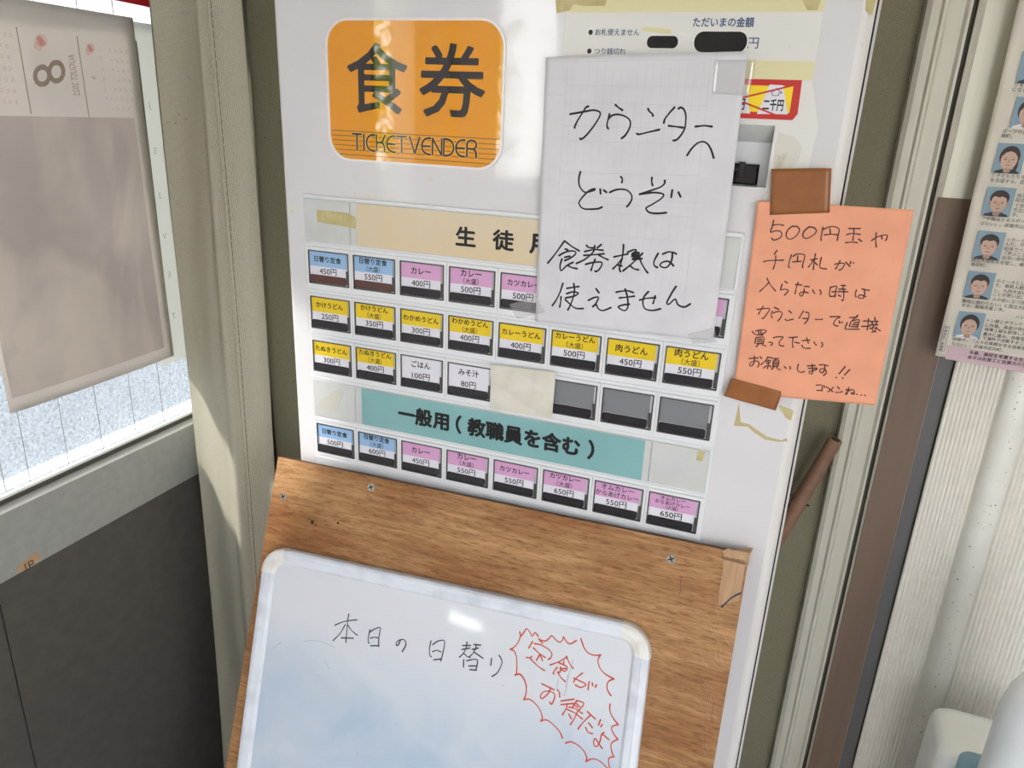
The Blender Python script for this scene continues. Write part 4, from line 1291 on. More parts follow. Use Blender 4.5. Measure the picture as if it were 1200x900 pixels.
mb.face([BOARD.w(tq[0][0], tp + .003, .0012), BOARD.w(tq[0][0] + .006, .0090, .0012), BOARD.w(tq[0][0] + .004, .0110, .0060), BOARD.w(tq[0][0] - .003, tp + .006, .0040)], 'kraft')
kt = tag(obj('kraft_tape', mb), 'torn kraft paper tape folded over the upper right corner of the plywood', 'tape')
mb = MB()
ribbon(mb, BOARD, [BOARD.px(u, v, .001) for u, v in ((867.5, 695), (858, 700), (850, 707), (846, 711))], .0022, .0014, 'pen')
tag(obj('pen_mark', mb, kt), 'dark blue pen line')

# ------------------------------------------------------------------ whiteboard
PH = math.radians(2.75)
WB = Fr(BOARD.w(-0.356, -0.130, 0.0005), BOARD.ex * cos(PH) + BOARD.ey * sin(PH), -BOARD.ex * sin(PH) + BOARD.ey * cos(PH), BOARD.n)
# WB: x to the right from the upper left corner, y up (negative = down)
WW, WH, FW = 0.5615, 0.42, 0.0215
wroot = empty('whiteboard', WB.w(WW / 2, -WH, 0))
tag(wroot, 'white framed whiteboard with a handwritten daily special, mounted on the plywood', 'whiteboard')
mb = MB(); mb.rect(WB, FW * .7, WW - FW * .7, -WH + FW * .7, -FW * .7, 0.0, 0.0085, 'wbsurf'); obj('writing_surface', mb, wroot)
CRN = 0.036
profl = [(0.0, 0.0), (0.0, 0.010), (0.0012, 0.0128), (0.004, 0.0145), (0.009, 0.0150), (0.0095, 0.0142), (0.018, 0.0128), (FW, 0.0095), (FW, 0.0)]
def rail_(ax, ay, bx_, by, inx, iny):
    mb = MB()
    vs = []
    for (x, y) in ((ax, ay), (bx_, by)):
        for d, h in profl:
            vs.append(WB.w(x + inx * d, y + iny * d, h))
    n = len(profl)
    fs = [(i, i + 1, n + i + 1, n + i) for i in range(n - 1)] + [(n - 1, 0, n, 2 * n - 1), tuple(range(n)), tuple(range(n, 2 * n))]
    mb.mesh(vs, fs, 'wframe')
    obj('frame_rail', mb, wroot)
rail_(CRN, 0, WW - CRN, 0, 0, -1)
rail_(CRN, -WH, WW - CRN, -WH, 0, 1)
rail_(0, -CRN, 0, -WH + CRN, 1, 0)
rail_(WW, -CRN, WW, -WH + CRN, -1, 0)
for cx, cy, a0 in ((CRN, -CRN, pi / 2), (WW - CRN, -CRN, 0), (CRN, -WH + CRN, pi), (WW - CRN, -WH + CRN, -pi / 2)):
    mb = MB()
    n = 12
    prc = [(CRN + .0006, 0.0), (CRN + .0006, .011), (CRN - .001, .0140), (CRN - .005, .0160), (CRN - .011, .0162), (CRN - .018, .0142), (CRN - FW - .001, .0105), (CRN - FW - .001, 0.0)]
    k = len(prc)
    vs, fs = [], []
    for i in range(n + 1):
        a = a0 - .02 + (pi / 2 + .04) * i / n
        for r, h in prc:
            vs.append(WB.w(cx + r * cos(a), cy + r * sin(a), h))
    for i in range(n):
        for j in range(k - 1):
            fs.append((i * k + j, i * k + j + 1, (i + 1) * k + j + 1, (i + 1) * k + j))
    fs += [tuple(range(k)), tuple(range(n * k, n * k + k))]
    mb.mesh(vs, fs, 'wcap')
    tag(obj('corner_cap', mb, wroot), 'ivory corner cap')
WS = 0.0087
mb = MB()
hand(mb, WB, WS, WS + .0001, .0018, 'wbmark', [
 (385, 710, 12, [
  [(285,115),(268,220),(255,380),(243,515)], [(90,272),(220,220),(400,195)], [(235,265),(160,390),(65,488)], [(270,270),(330,350),(405,412)], [(180,450),(350,455)],
  [(582,335),(560,450),(560,510),(575,525)], [(580,370),(650,325),(730,310),(710,430),(705,570)], [(590,455),(640,440),(690,448)], [(595,562),(710,560)],
  [(1010,485),(985,545),(955,555),(960,510),(1010,475),(1070,480),(1090,530),(1070,590),(1035,645)]]),
 (490, 740, 10.909, [
  [(165,120),(145,220),(150,300),(168,322)], [(188,168),(250,125),(320,112),(340,140),(320,260),(290,378)], [(188,258),(240,240),(290,262)], [(200,362),(300,350)],
  [(570,180),(670,178)], [(625,135),(610,220),(570,290),(528,328)], [(560,230),(660,212)], [(580,275),(630,320),(665,330)], [(715,165),(800,175)], [(740,165),(740,210)], [(690,230),(770,212)],
  [(735,220),(700,280),(650,328)], [(725,270),(830,342)], [(582,362),(580,455)], [(622,375),(700,358),(760,370),(740,490)], [(648,440),(740,440)], [(660,488),(745,495)],
  [(940,345),(928,432)], [(1035,305),(1070,370),(1060,440),(1010,530),(945,575)]])])
tag(obj('handwriting', mb, wroot), 'black marker handwriting')
mb = MB()
hand(mb, WB, WS, WS + .0001, .0019, 'wbred', [
 (595, 730, 12, [
  [(168,125),(178,190),(140,280),(85,345),(35,370)], [(35,370),(90,395),(120,470),(130,590),(120,720),(105,735)], [(105,735),(165,715),(215,760),(250,840),(262,900)],
  [(185,185),(230,130),(265,80),(310,130),(345,185),(385,135),(430,190)], [(435,225),(490,285)], [(440,230),(520,255),(580,220),(620,180),(680,240),(730,270),(775,235),(785,195),(830,265),(880,295),(930,270),(965,245)],
  [(350,260),(295,352)], [(375,290),(470,310),(570,370),(620,430),(605,490),(570,512)], [(360,350),(440,425),(525,485)], [(455,440),(405,525)], [(455,450),(490,530)], [(340,470),(310,490),(260,485)], [(310,490),(345,530)], [(355,540),(430,610),(520,670)],
  [(835,480),(720,545),(595,592)], [(825,470),(870,570),(920,640)], [(710,555),(790,590)], [(790,540),(790,590),(830,610),(835,650),(800,680),(745,650),(820,640)], [(745,620),(740,670)], [(695,625),(640,700),(655,718)], [(700,695),(740,690)], [(705,695),(750,770),(810,825)]]),
 (650, 740, 12, [
  [(390,585),(300,660),(268,712)], [(270,655),(430,735),(425,765),(360,785),(290,750)], [(485,705),(470,820)], [(530,725),(532,765)], [(590,750),(570,785)],
  [(370,100),(410,220),(470,300),(560,335),(645,328)], [(645,328),(610,400),(630,500),(700,590),(835,668)], [(835,668),(760,700),(735,770),(750,840),(790,900)]]),
 (600, 790, 12, [
  [(420,135),(595,222)], [(545,190),(510,270),(430,340),(400,320),(430,260),(510,235),(590,270),(600,330),(560,420),(530,395)], [(640,220),(665,260),(672,320)],
  [(690,378),(870,352)], [(690,428),(870,412)], [(775,440),(760,490),(710,570)], [(910,370),(1000,400),(1000,440),(940,505)], [(910,375),(850,465)], [(890,400),(950,455)], [(870,430),(920,465)], [(800,462),(900,490),(990,555)], [(775,495),(880,545),(990,630)],
  [(930,510),(880,620),(820,710)], [(800,565),(835,628)], [(1060,525),(1170,630)], [(1110,570),(1000,680),(930,770)], [(1075,685),(1130,752)], [(1035,750),(1070,815),(1130,838)],
  [(40,10),(110,5),(170,80),(200,180),(195,280),(165,360)], [(165,360),(250,355),(350,440),(410,540),(425,620),(405,660)], [(405,660),(490,645),(590,720),(670,810),(710,900)]]),
 (640, 825, 12, [
  [(900,0),(895,80),(930,180),(1015,290)], [(1015,290),(940,310),(920,350),(950,420),(1010,495)], [(1010,495),(930,540),(912,600),(930,690),(955,740)], [(955,740),(885,760),(880,830),(895,900),(930,970)],
  [(765,220),(738,295)], [(788,285),(768,320)], [(815,400),(780,430),(760,520),(720,590),(680,590),(668,540),(690,485),(740,555),(788,625)], [(795,425),(880,498)],
  [(275,550),(350,532),(450,580),(530,660),(570,750),(560,810)], [(560,810),(650,770),(750,800),(860,905),(920,1000)]])])
tag(obj('handwriting', mb, wroot), 'red marker handwriting in a jagged speech bubble')
mb = MB()
hand(mb, WB, WS, WS + .00006, .0007, 'wbgrey', [(595, 730, 12, [[(922,510),(870,690),(820,900)]]), (600, 790, 12, [[(655,70),(630,200),(690,270),(745,280),(790,10)]]),
  (300, 675, 4, [[(225,305),(300,305),(370,335)], [(655,685),(660,700)], [(470,830),(480,836)], [(320,400),(345,435)], [(80,340),(120,310)], [(1150,510),(1160,516)]])])
obj('marker_trace', mb, wroot)

# ------------------------------------------------------------------ left: curtain
def curtain():
    root = empty('curtain', (-0.24, 0.09, 0.14))
    tag(root, 'beige woven curtain hanging between the window and the ticket machine', 'curtain')
    zs = [0.14 + (2.08 - 0.14) * j / 60 for j in range(61)]
    def line(s, z):
        # s 0..1 across the cloth
        xl = -0.304 - 0.038 * (1.66 - z) / 1.44
        xr_ = -0.153
        x = xl + (xr_ - xl) * s
        y = 0.085 + 0.012 * sin(2 * pi * (s * 1.25 + .12 * sin(z * 2.1))) * (0.55 + .45 * s) - 0.020 * math.exp(-((s - .70) / .09) ** 2) + .006 * sin(z * 3 + s * 4) - .012 * s
        return x, y
    def strip(s0, s1, n, name, m, off=0.0, thick=.0018):
        mb = MB()
        vs, fs = [], []
        for side in (0, 1):
            for z in zs:
                for i in range(n + 1):
                    x, y = line(s0 + (s1 - s0) * i / n, z)
                    vs.append((x, y - off + side * thick, z))
        W = n + 1; N = W * len(zs)
        for j in range(len(zs) - 1):
            for i in range(n):
                q = (j * W + i, j * W + i + 1, (j + 1) * W + i + 1, (j + 1) * W + i)
                fs.append(q); fs.append(tuple(N + a for a in reversed(q)))
            fs.append((j * W, (j + 1) * W, N + (j + 1) * W, N + j * W))
            fs.append((j * W + n, N + j * W + n, N + (j + 1) * W + n, (j + 1) * W + n))
        fs.append(tuple(list(range(n + 1)) + [N + i for i in range(n, -1, -1)]))
        mb.mesh(vs, fs, m)
        return obj(name, mb, root, True)
    strip(0.0, 0.76, 70, 'cloth', M['curtain'])
    mbr = MB()
    vs, fs = [], []
    for side in (0, 1):
        for z in zs:
            for i in range(9):
                x, y = line(0.0, z)
                vs.append((x + .001 - .034 * i / 8 + .004 * sin(i * .9 + z * 3) + side * .0016, y + .0012 + .185 * i / 8, z))
    N = 9 * len(zs)
    for j in range(len(zs) - 1):
        for i in range(8):
            q = (j * 9 + i, j * 9 + i + 1, (j + 1) * 9 + i + 1, (j + 1) * 9 + i)
            fs.append(q); fs.append(tuple(N + a for a in reversed(q)))
    mbr.mesh(vs, fs, M['curtain'])
    obj('sun_block_fold', mbr, root, True)  # hidden cloth leg, added to block sun from the back wall
    mbf = MB()
    vs, fs = [], []
    n = 24
    for side in (0, 1):
        for z in zs:
            for i in range(n + 1):
                a = i / n
                vs.append((-.172 + .128 * a, .118 + .020 * a - .012 * math.exp(-((a - .62) / .12) ** 2) + .003 * sin(z * 4 + 5 * a) + side * .0016, z))
    N = (n + 1) * len(zs)
    for j in range(len(zs) - 1):
        for i in range(n):
            q = (j * (n + 1) + i, j * (n + 1) + i + 1, (j + 1) * (n + 1) + i + 1, (j + 1) * (n + 1) + i)
            fs.append(q); fs.append(tuple(N + b for b in reversed(q)))
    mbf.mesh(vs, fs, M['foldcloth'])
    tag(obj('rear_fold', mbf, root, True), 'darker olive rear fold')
    hem = strip(0.755, 1.0, 20, 'hem', M['hem'], .0012)
    mb = MB()
    for z0 in range(150):
        z = .16 + z0 * .0125
        x, y = line(.775, z)
        mb.box(x - .0003, x + .0003, y - .0017, y - .0008, z, z + .011, 'stitch')
    obj('stitching', mb, hem)
    mb = MB()
    mb.tube([(-.37, .09, 2.09), (-.02, .09, 2.09)], .010, 'alu')
    mb.box(-.06, -.03, .09, .30, 2.085, 2.10, 'alu')
    obj('curtain_rail', mb, root)
curtain()

# ------------------------------------------------------------------ calendar sheet hung on the window (seen from its back)
CX = WX + 0.022
CAL = Fr((CX, 0, 0), (0, 1, 0), (0, 0, 1), (1, 0, 0))
ct = CAL.px(90, 10)[1]; cb = CAL.px(100, 452)[1]
cl = CAL.px(6, 470)[0]; crr = CAL.px(188, 300)[0]
def hcal(y, z):
    a = (y - cl) / (crr - cl); b = (z - cb) / (ct - cb)
    return .004 + .004 * sin(3 * a + 2 * b) + .010 * max(0, .18 - b) * (1 - a) * 2 - .006 * max(0, .1 - a) * 4
calr = empty('wall_calendar', CAL.w((cl + crr) / 2, cb, 0))
tag(calr, 'large calendar sheet hung on the window, print showing through reversed', 'calendar')
tilt = CAL.px(8, 480)[1] - CAL.px(208, 420)[1]
mb = MB(); mb.sheet(CAL, [(cl, ct), (crr, ct), (crr, cb), (cl, cb)], 30, 40, hcal, 'calpaper', .0004); obj('paper_sheet', mb, calr, True)
hk = lambda y, z: hcal(y, z) + .0004
# printed picture: a soft abstract block
pz1 = CAL.px(90, 137)[1]; pz0 = cb + .020
py0 = cl + .006; py1 = CAL.px(157, 140)[0]
mb = MB(); mb.sheet(CAL, [(py0, pz1), (py1, pz1), (py1, pz0), (py0, pz0)], 30, 40, hk, 'calprint', .0002); obj('printed_picture', mb, calr, True)
mb = MB()
hk2 = lambda y, z: hcal(y, z) + .0008
def cpx(u, v): return CAL.px(u, v, .005)
# the big month numeral, its caption and the ruled lines
a = cpx(58, 68); b = cpx(58, 102)
DN, LF = (0, -1), (-1, 0)
ctr = cpx(58, 86)
text(mb, CAL, '8', ctr[0], ctr[1], 1, hk2, 'calink', shear=.3, width=abs(cpx(58, 69)[1] - cpx(60, 102)[1]) * 1.0, height=abs(cpx(38, 86)[0] - cpx(79, 86)[0]), xd=DN, yd=LF)
ctr = cpx(87.5, 88)
text(mb, CAL, 'AUGUST 2022', ctr[0], ctr[1], 1, hk2, 'calink', width=abs(cpx(86, 64)[1] - cpx(90, 112)[1]), height=abs(cpx(84, 88)[0] - cpx(92, 88)[0]), xd=DN, yd=LF)
for (u0, v0, u1, v1) in ((18.5, 32, 35, 133), (92, 43, 104.5, 137)):
    p, q = cpx(u0, v0), cpx(u1, v1)
    ribbon(mb, CAL, [(p[0], p[1] + (q[1] - p[1]) * i / 12) for i in range(13)], .0016, hk2, 'calink', smooth=True, taper=False)
# small month grids: September to the right, July to the left
def grid(title, first, days, u0, v0, ex, ez, tu):
    o = cpx(u0, v0)
    if title:
        tc_ = cpx(*tu)
        text(mb, CAL, title, tc_[0], tc_[1], .010, hk2, 'calink', xd=DN, yd=LF)
    d = 1
    col = first; row = 0
    while d <= days:
        text(mb, CAL, str(d), o[0] + row * ex, o[1] - col * ez, .0055, hk2, 'calink2', xd=DN, yd=LF)
        d += 1; col += 1
        if col == 7:
            col = 0; row += 1
    for k, wd in enumerate(('SUN', 'MON', 'TUE', 'WED', 'THU', 'FRI', 'SAT')):
        text(mb, CAL, wd, o[0] - ex * .9, o[1] - k * ez, .0032, hk2, 'calink2', xd=DN, yd=LF)
zs_ = abs(cpx(125, 62)[1] - cpx(132, 122)[1]) / 5.2
grid('9', 4, 30, 125, 58, abs(cpx(125, 80)[0] - cpx(150, 80)[0]) / 4, zs_, (112, 91))
grid('', 5, 31, -28, 36, .0085, zs_, (0, 0))
for q, l in (((30, 33), .02),):
    pass
obj('calendar_print', mb, calr)
for (u, v, r) in ((47, 50, .009), (107, 58, .007)):
    c = cpx(u, v); mb = MB()
    for q in range(5):
        k = [(c[0] + r * .5 * sin(q * 2.1) + r * (.5 + .1 * q) * cos(2 * pi * i / 14), c[1] + r * .5 * cos(q * 1.7) + r * (.4 + .1 * q) * sin(2 * pi * i / 14)) for i in range(14)]
        mb.mesh([CAL.w(x, y, hk2(x, y) + q * .0001) for x, y in k], [tuple(range(14))], 'calred')
    obj('red_print', mb, calr)
# second sheet behind, its green band and letters beside the first sheet
PO = Fr((CX - .008, 0, 0), (0, 1, 0), (0, 0, 1), (1, 0, 0))
pr_ = empty('poster', PO.w(.05, cb, 0))
tag(pr_, 'pale green sheet on the window glass, showing past the right edge of the calendar', 'poster')
qy0, qy1 = crr - .02, PO.px(214, 400)[0] + .03
mb = MB(); mb.rect(PO, qy0, qy1, PO.px(200, 425)[1], ct - .004, 0.0, .0004, 'calgreen'); obj('paper_sheet', mb, pr_)
mb = MB()
gy = crr + .004
mb.rect(PO, gy, gy + .006, PO.px(200, 403)[1], ct - .03, .0004, .0005, 'calband')
for ch, v in (('J', 123), ('S', 176), ('3', 228), ('V', 276), ('E', 322), ('T', 372)):
    z = PO.px(195, v)[1]
    text(mb, PO, ch, gy + .017, z, .014, .0006, 'calband', xd=(-1, 0), yd=(0, 1))
obj('poster_print', mb, pr_)
# strip of red cloth at the window top
mb = MB()
a = WALLX.px(150, 6, .01); 
mb.sheet(WALLX, [(WALLX.px(120, 0, .01)[0], 1.715), (WALLX.px(205, 0, .01)[0], 1.715), (WALLX.px(205, 20, .01)[0], WALLX.px(205, 16, .01)[1]), (WALLX.px(132, 0, .01)[0], WALLX.px(132, -1, .01)[1])], 10, 10, lambda y, z: .010 + .003 * sin(60 * y), 'redcloth', .001)
tag(obj('red_banner', mb), 'red cloth banner hanging at the top of the window beside the curtain', 'banner')
# masking tape label on the frame
mr_ = empty('tape_label', WALLX.w(*WALLX.px(33, 665, .005), .005))
tag(mr_, 'small torn tan tape label on the grey window frame', 'tape')
mb = MB()
lp = [WALLX.px(u, v, .0045) for u, v in ((21.5, 671), (33, 666), (47.5, 655.5), (47, 650), (43, 647), (20, 664))]
mb.prism(WALLX, lp, .0040, .0048, 'mtape'); obj('tape_piece', mb, mr_)
mb = MB()
for pts in ([(31, 668), (29, 661)], [(35, 665.5), (33.5, 658.5), (38, 656.5), (39, 660.5), (34.5, 662.5)], [(34.5, 662.5), (39, 660.5)]):
    ribbon(mb, WALLX, [WALLX.px(u, v, .005) for u, v in pts], .0014, .0050, 'marker', smooth=False)
obj('handwriting', mb, mr_)

# ------------------------------------------------------------------ bamboo stick behind the machine
SP = YP(0.262)
a = SP.px(979, 515); b = SP.px(922, 612)
A = SP.w(*a); Bv = SP.w(*b)
dv = (Bv - A).normalized()
tend = (A.z - 0.01) / -dv.z
pts, rads = [], []
n = 40
for i in range(n + 1):
    t = tend * i / n
    pts.append(A + dv * t)
    rads.append(.0102 + .0022 * math.exp(-(((t - .105) / .012) ** 2)) + .004 * min(1, t / .25) * .4)
mb = MB(); mb.tube(pts, rads, 'stick', 16, mcap='stick')
A2 = A - dv * .0006
mb.tube([A - dv * .0005, A + dv * .001], .0066, 'stickend', 14, mcap='stickend')
sk = obj('bamboo_stick', mb, None, True)
tag(sk, 'brown bamboo stick leaning in the gap behind the ticket machine', 'stick')
mb = MB()
kn = A + dv * .11
mb.tube([kn + Vector((-.006, -.004, .0)), kn + Vector((-.016, -.006, .010))], [.003, .001], 'stickend', 8)
mb.tube([kn + Vector((.009, -.004, -.004)), kn + Vector((.014, -.006, -.004))], [.002, .001], 'stickend', 8)
obj('twig_stub', mb, sk)

# ------------------------------------------------------------------ accordion curtain on the right
AY = 0.283
def accordion():
    root = empty('accordion_curtain', (1.0, AY, 0.02))
    tag(root, 'ivory ribbed vinyl accordion curtain with smooth rolled folds, right of the brown post', 'curtain')
    def panel(xa, ya, xb, yb, nr, name, m):
        n = nr * 8
        mb = MB(); vs, fs = [], []
        L = math.hypot(xb - xa, yb - ya); nx, ny = (yb - ya) / L, -(xb - xa) / L
        z0, z1 = 0.02, 2.3
        for z in (z0, z1):
            for i in range(n + 1):
                s = i / n
                h = .0020 * abs(sin(pi * nr * s))
                vs.append((xa + (xb - xa) * s + nx * h, ya + (yb - ya) * s + ny * h, z))
            for i in range(n, -1, -1):
                s = i / n
                vs.append((xa + (xb - xa) * s - nx * .002, ya + (yb - ya) * s - ny * .002, z))
        W = 2 * (n + 1)
        for i in range(W):
            j = (i + 1) % W
            fs.append((i, j, W + j, W + i))
        fs += [tuple(range(W - 1, -1, -1)), tuple(range(W, 2 * W))]
        mb.mesh(vs, fs, m)
        return obj(name, mb, root)
    def roll(xc, yc, rx, ry, name):
        mb = MB(); vs, fs = [], []
        k = 24
        for z in (0.02, 2.3):
            for i in range(k):
                a = 2 * pi * i / k
                vs.append((xc + rx * cos(a), yc + ry * sin(a), z))
        for i in range(k):
            fs.append((i, (i + 1) % k, k + (i + 1) % k, k + i))
        fs += [tuple(range(k - 1, -1, -1)), tuple(range(k, 2 * k))]
        mb.mesh(vs, fs, 'vinyl')
        o = obj(name, mb, root, True)
        mb = MB()
        for q in range(150):
            z = .45 + 1.0 * random.random() ** .8
            a = -pi / 2 + random.gauss(0, .42)
            s = .0004 + .0008 * random.random() ** 3
            c = Vector((xc + rx * cos(a), yc + ry * sin(a), z))
            t = Vector((-rx * sin(a), ry * cos(a), 0)).normalized()
            nrm = t.cross(Vector((0, 0, 1)))
            c += nrm * .0002
            mb.face([c + t * s, c + Vector((0, 0, s * 1.2)), c - t * s, c - Vector((0, 0, s))], 'specks')
        obj('mould_specks', mb, o)
    x0 = 0.829
    x1 = bx(1112, 675, 1 * (.30 - AY)); x2 = bx(1148, 675, .30 - AY)
    panel(x0, AY + .002, x1 + .004, AY - .004, 12, 'ribbed_panel', 'ribbed')
    rx = (x2 - x1) / 2
    roll((x1 + x2) / 2, AY - .004, rx, .016, 'rolled_fold')
    x3 = x2 + .105
    panel(x2 - .002, AY + .004, x3 + .004, AY - .012, 19, 'ribbed_panel', 'ribbed')
    roll(x3 + rx, AY - .012, rx, .016, 'rolled_fold')
    panel(x3 + 2 * rx - .002, AY + .004, x3 + 2 * rx + .11, AY - .010, 19, 'ribbed_panel', 'ribbed')
    mb = MB(); mb.box(0.829, 1.35, AY - .016, AY + .015, 2.3, 2.33, 'aluw'); obj('top_rail', mb, root)
accordion()

# ------------------------------------------------------------------ newspaper page
NY = 0.252
NP = YP(NY)
nr = empty('newspaper', NP.w(.92, NP.px(1140, 428)[1], 0))
tag(nr, 'newspaper page with a column of student portraits, hung on the ribbed curtain', 'newspaper')
nl = NP.px(1096, 417)[0]; nb = NP.px(1096, 417)[1]
nbr = NP.px(1200, 437)
def hnp(x, z):
    return .0014 * sin(22 * x + 9 * z) + .0010 * sin(31 * z - 11 * x) + .0005 * sin(70 * z + 20 * x)
x_r = nl + .30
slope = (nbr[1] - nb) / (nbr[0] - nl)
mb = MB()
mb.sheet(NP, [(NP.px(1196, 0)[0] - .002, nb + .52), (x_r, nb + .52), (x_r, nb + slope * .30), (nl, nb)], 50, 70, hnp, 'news', .0003)
obj('newsprint_sheet', mb, nr, True)
hnk = lambda x, z: hnp(x, z) + .0006
mb = MB()
a = NP.px(1110, 404.5); c_ = NP.px(1108, 421)
mb.sheet(NP, [a, (x_r - .01, a[1] + slope * .22), (x_r - .01, c_[1] + slope * .22), c_], 30, 4, lambda x, z: hnp(x, z) + .0004, 'newspink', .0002)
obj('pink_band', mb, nr)
PH_ = [(1198, 60, 0), (1191.2, 113.5, 1), (1170, 167.3, 2), (1158, 218.7, 3), (1146.5, 270, 4), (1135.6, 317, 5), (1124.2, 364.3, 6)]
pw, ph = .0305, .0345
for (u, v, k) in PH_:
    x, z = NP.px(u, v)
    mb = MB()
    F = Fr(NP.w(x, z, max(hnp(x + a_ * pw, z - b_ * ph) for a_ in (0, .5, 1) for b_ in (0, .5, 1)) + .0003), (1, 0, 0), (0, 0, 1), (0, -1, 0))
    mb.rect(F, 0, pw, -ph, 0, 0, .0002, 'photoblue')
    def ell(cx, cz, rx, rz, h, m, a0=0, a1=360, n=22):
        pts = [(cx + rx * cos(math.radians(a0 + (a1 - a0) * i / n)), cz + rz * sin(math.radians(a0 + (a1 - a0) * i / n))) for i in range(n + (0 if a1 - a0 == 360 else 1))]
        mb.prism(F, pts, h - .0001, h, m)
    girl = k in (1, 2, 6)
    cxp = pw * .5
    # shoulders, neck, hair, face
    mb.prism(F, [(pw * .06, -ph), (pw * .94, -ph), (pw * .90, -ph * .93), (pw * .68, -ph * .86), (pw * .32, -ph * .86), (pw * .10, -ph * .93)], .0002, .00035, 'shirtw' if girl and k != 2 else 'shirtd')
    mb.prism(F, [(pw * .38, -ph * .95), (pw * .5, -ph * .99), (pw * .62, -ph * .95), (pw * .62, -ph * .70), (pw * .38, -ph * .70)], .0002, .00045, 'skin2')
    if k == 2:
        ell(pw * .77, -ph * .72, pw * .07, ph * .22, .0004, 'hair')
    if girl:
        ell(cxp, -ph * .44, pw * .355, ph * .36, .0005, 'hair')
        ell(cxp, -ph * .55, pw * .285, ph * .34, .0006, 'skin')
        # parted fringe following the forehead
        for sg in (-1, 1):
            mb.prism(F, [(cxp + sg * pw * q[0], -ph * q[1]) for q in ((.02, .17), (.20, .19), (.32, .36), (.315, .56), (.27, .44), (.16, .31), (-.02, .25))][::sg], .0006, .0007, 'hair')
    else:
        ell(cxp - pw * .30, -ph * .54, pw * .05, ph * .075, .0005, 'skin2'); ell(cxp + pw * .30, -ph * .54, pw * .05, ph * .075, .0005, 'skin2')
        ell(cxp, -ph * .36, pw * .335, ph * .27, .0005, 'hair')
        ell(cxp, -ph * .53, pw * .275, ph * .345, .0006, 'skin')
        jit = .03 * ((k * 7) % 3 - 1)
        mb.prism(F, [(cxp + pw * q[0], -ph * q[1]) for q in ((-.30, .48), (-.26, .36), (-.14 + jit, .31), (.0, .34), (.12 + jit, .30), (.25, .37), (.30, .48), (.335, .32), (.2, .15), (0, .10), (-.2, .15), (-.335, .32))], .0006, .0007, 'hair')
    for sx_ in (-1, 1):
        ell(cxp + sx_ * pw * .125, -ph * .53, pw * .055, ph * .014, .00075, 'hair')
        ell(cxp + sx_ * pw * .13, -ph * .475, pw * .075, ph * .010, .00075, 'skin2')
    mb.prism(F, [(cxp - pw * .02, -ph * .53), (cxp - pw * .05, -ph * .63), (cxp + pw * .05, -ph * .63), (cxp + pw * .015, -ph * .53)], .0007, .00075, 'skin2')
    ell(cxp, -ph * .725, pw * .090, ph * .016, .00075, 'lip')
    ell(cxp, -ph * .85, pw * .13, ph * .02, .00065, 'skin2')
    tag(obj('portrait_photo', mb, nr), 'printed portrait of a person with long tied hair' if girl else 'printed portrait of a person with short dark hair')
mb = MB()
LINES = [
 (1189, 99, 'りを通じて成長する。'), (1186, 104.5, 'になる。武雄市。'),
 (1175, 153, 'ポーツの楽しさを学ぶ。'), (1173, 158.5, '雄町。'),
 (1162, 204.5, 'て子どもたちを支えたい」と'), (1161, 210.5, 'を志望する。武雄市'),
 (1192, 228.5, '指し、'), (1190, 234, '探究'), (1189.5, 240.5, 'て学ぶ'), (1187.5, 245.5, '市立大'), (1186, 251, '学。'),
 (1151, 255, 'ツが融合するスポーツを学'), (1149.5, 261, 'びたい」。武雄市山内町。'),
 (1180, 280, 'ッカーと学び'), (1178, 285, 'んだ。サッカ'), (1176.5, 290.5, '総体でベスト'), (1178, 296, '「学ぶことを'), (1174, 301, '出深い高校生'),
 (1139, 303.5, '国立大理系を志望し、保健師に。'), (1138, 309, '有田町。'),
 (1168, 328.5, 'のエースとして活'), (1166.8, 333.5, 'た。県新人戦で優勝'), (1165.5, 339, 'し、九州大会に出場'), (1164, 344, 'ことが思い出。'), (1163, 350, '人の役に立つ技術の'),
 (1128, 352, '開発に携わりたい」と国立大理系に'), (1127, 357, 'する。鹿島市重ノ木。'),
 (1190, 371, 'バドミン'), (1157, 375, 'トン部とボランティア'), (1155, 380.5, 'に所属。英語が得意で'), (1154, 385.5, '検準１級も取得した。'), (1152.5, 391, '農大に進み、自衛官と'), (1151.8, 396, 'て海外で活動することを'),
 (1117.5, 397, '目指す。「人々の笑顔を守る自衛官になる'), (1116.5, 402.5, 'りたい」。武雄市武内町。'),
]
LD = (cos(-.012), sin(-.012))
for (u, v, s) in LINES:
    x, z = NP.px(u, v)
    text(mb, NP, s, x, z - .0004, .0052, hnk, 'newsink', align='L', xd=LD, yd=(-LD[1], LD[0]))
for (u, v, s) in ((1136, 413.3, '今春、高校を卒業する生徒たち'), (1134.5, 418.7, 'あすは佐賀工と佐賀北の予定で')):
    x, z = NP.px(u, v)
    text(mb, NP, s, x, z, .0056, lambda x_, z_: hnp(x_, z_) + .0009, 'newsink', align='L', off=.015, xd=LD, yd=(-LD[1], LD[0]))
for i, ch in enumerate('杵藤地区・各高校'):
    u = 1109.5 - i * .9; v = 384.5 + i * 3.7
    x, z = NP.px(u, v)
    text(mb, NP, ch, x, z, .0036, hnk, 'newsink', off=.01)
q = [NP.px(u, v) for u, v in ((1106.5, 382), (1113, 383), (1106.5, 412), (1101, 411))]
ribbon(mb, NP, [q[0], q[1], q[2], q[3], q[0]], .0004, hnk, 'newsink', smooth=False)
obj('news_lettering', mb, nr)

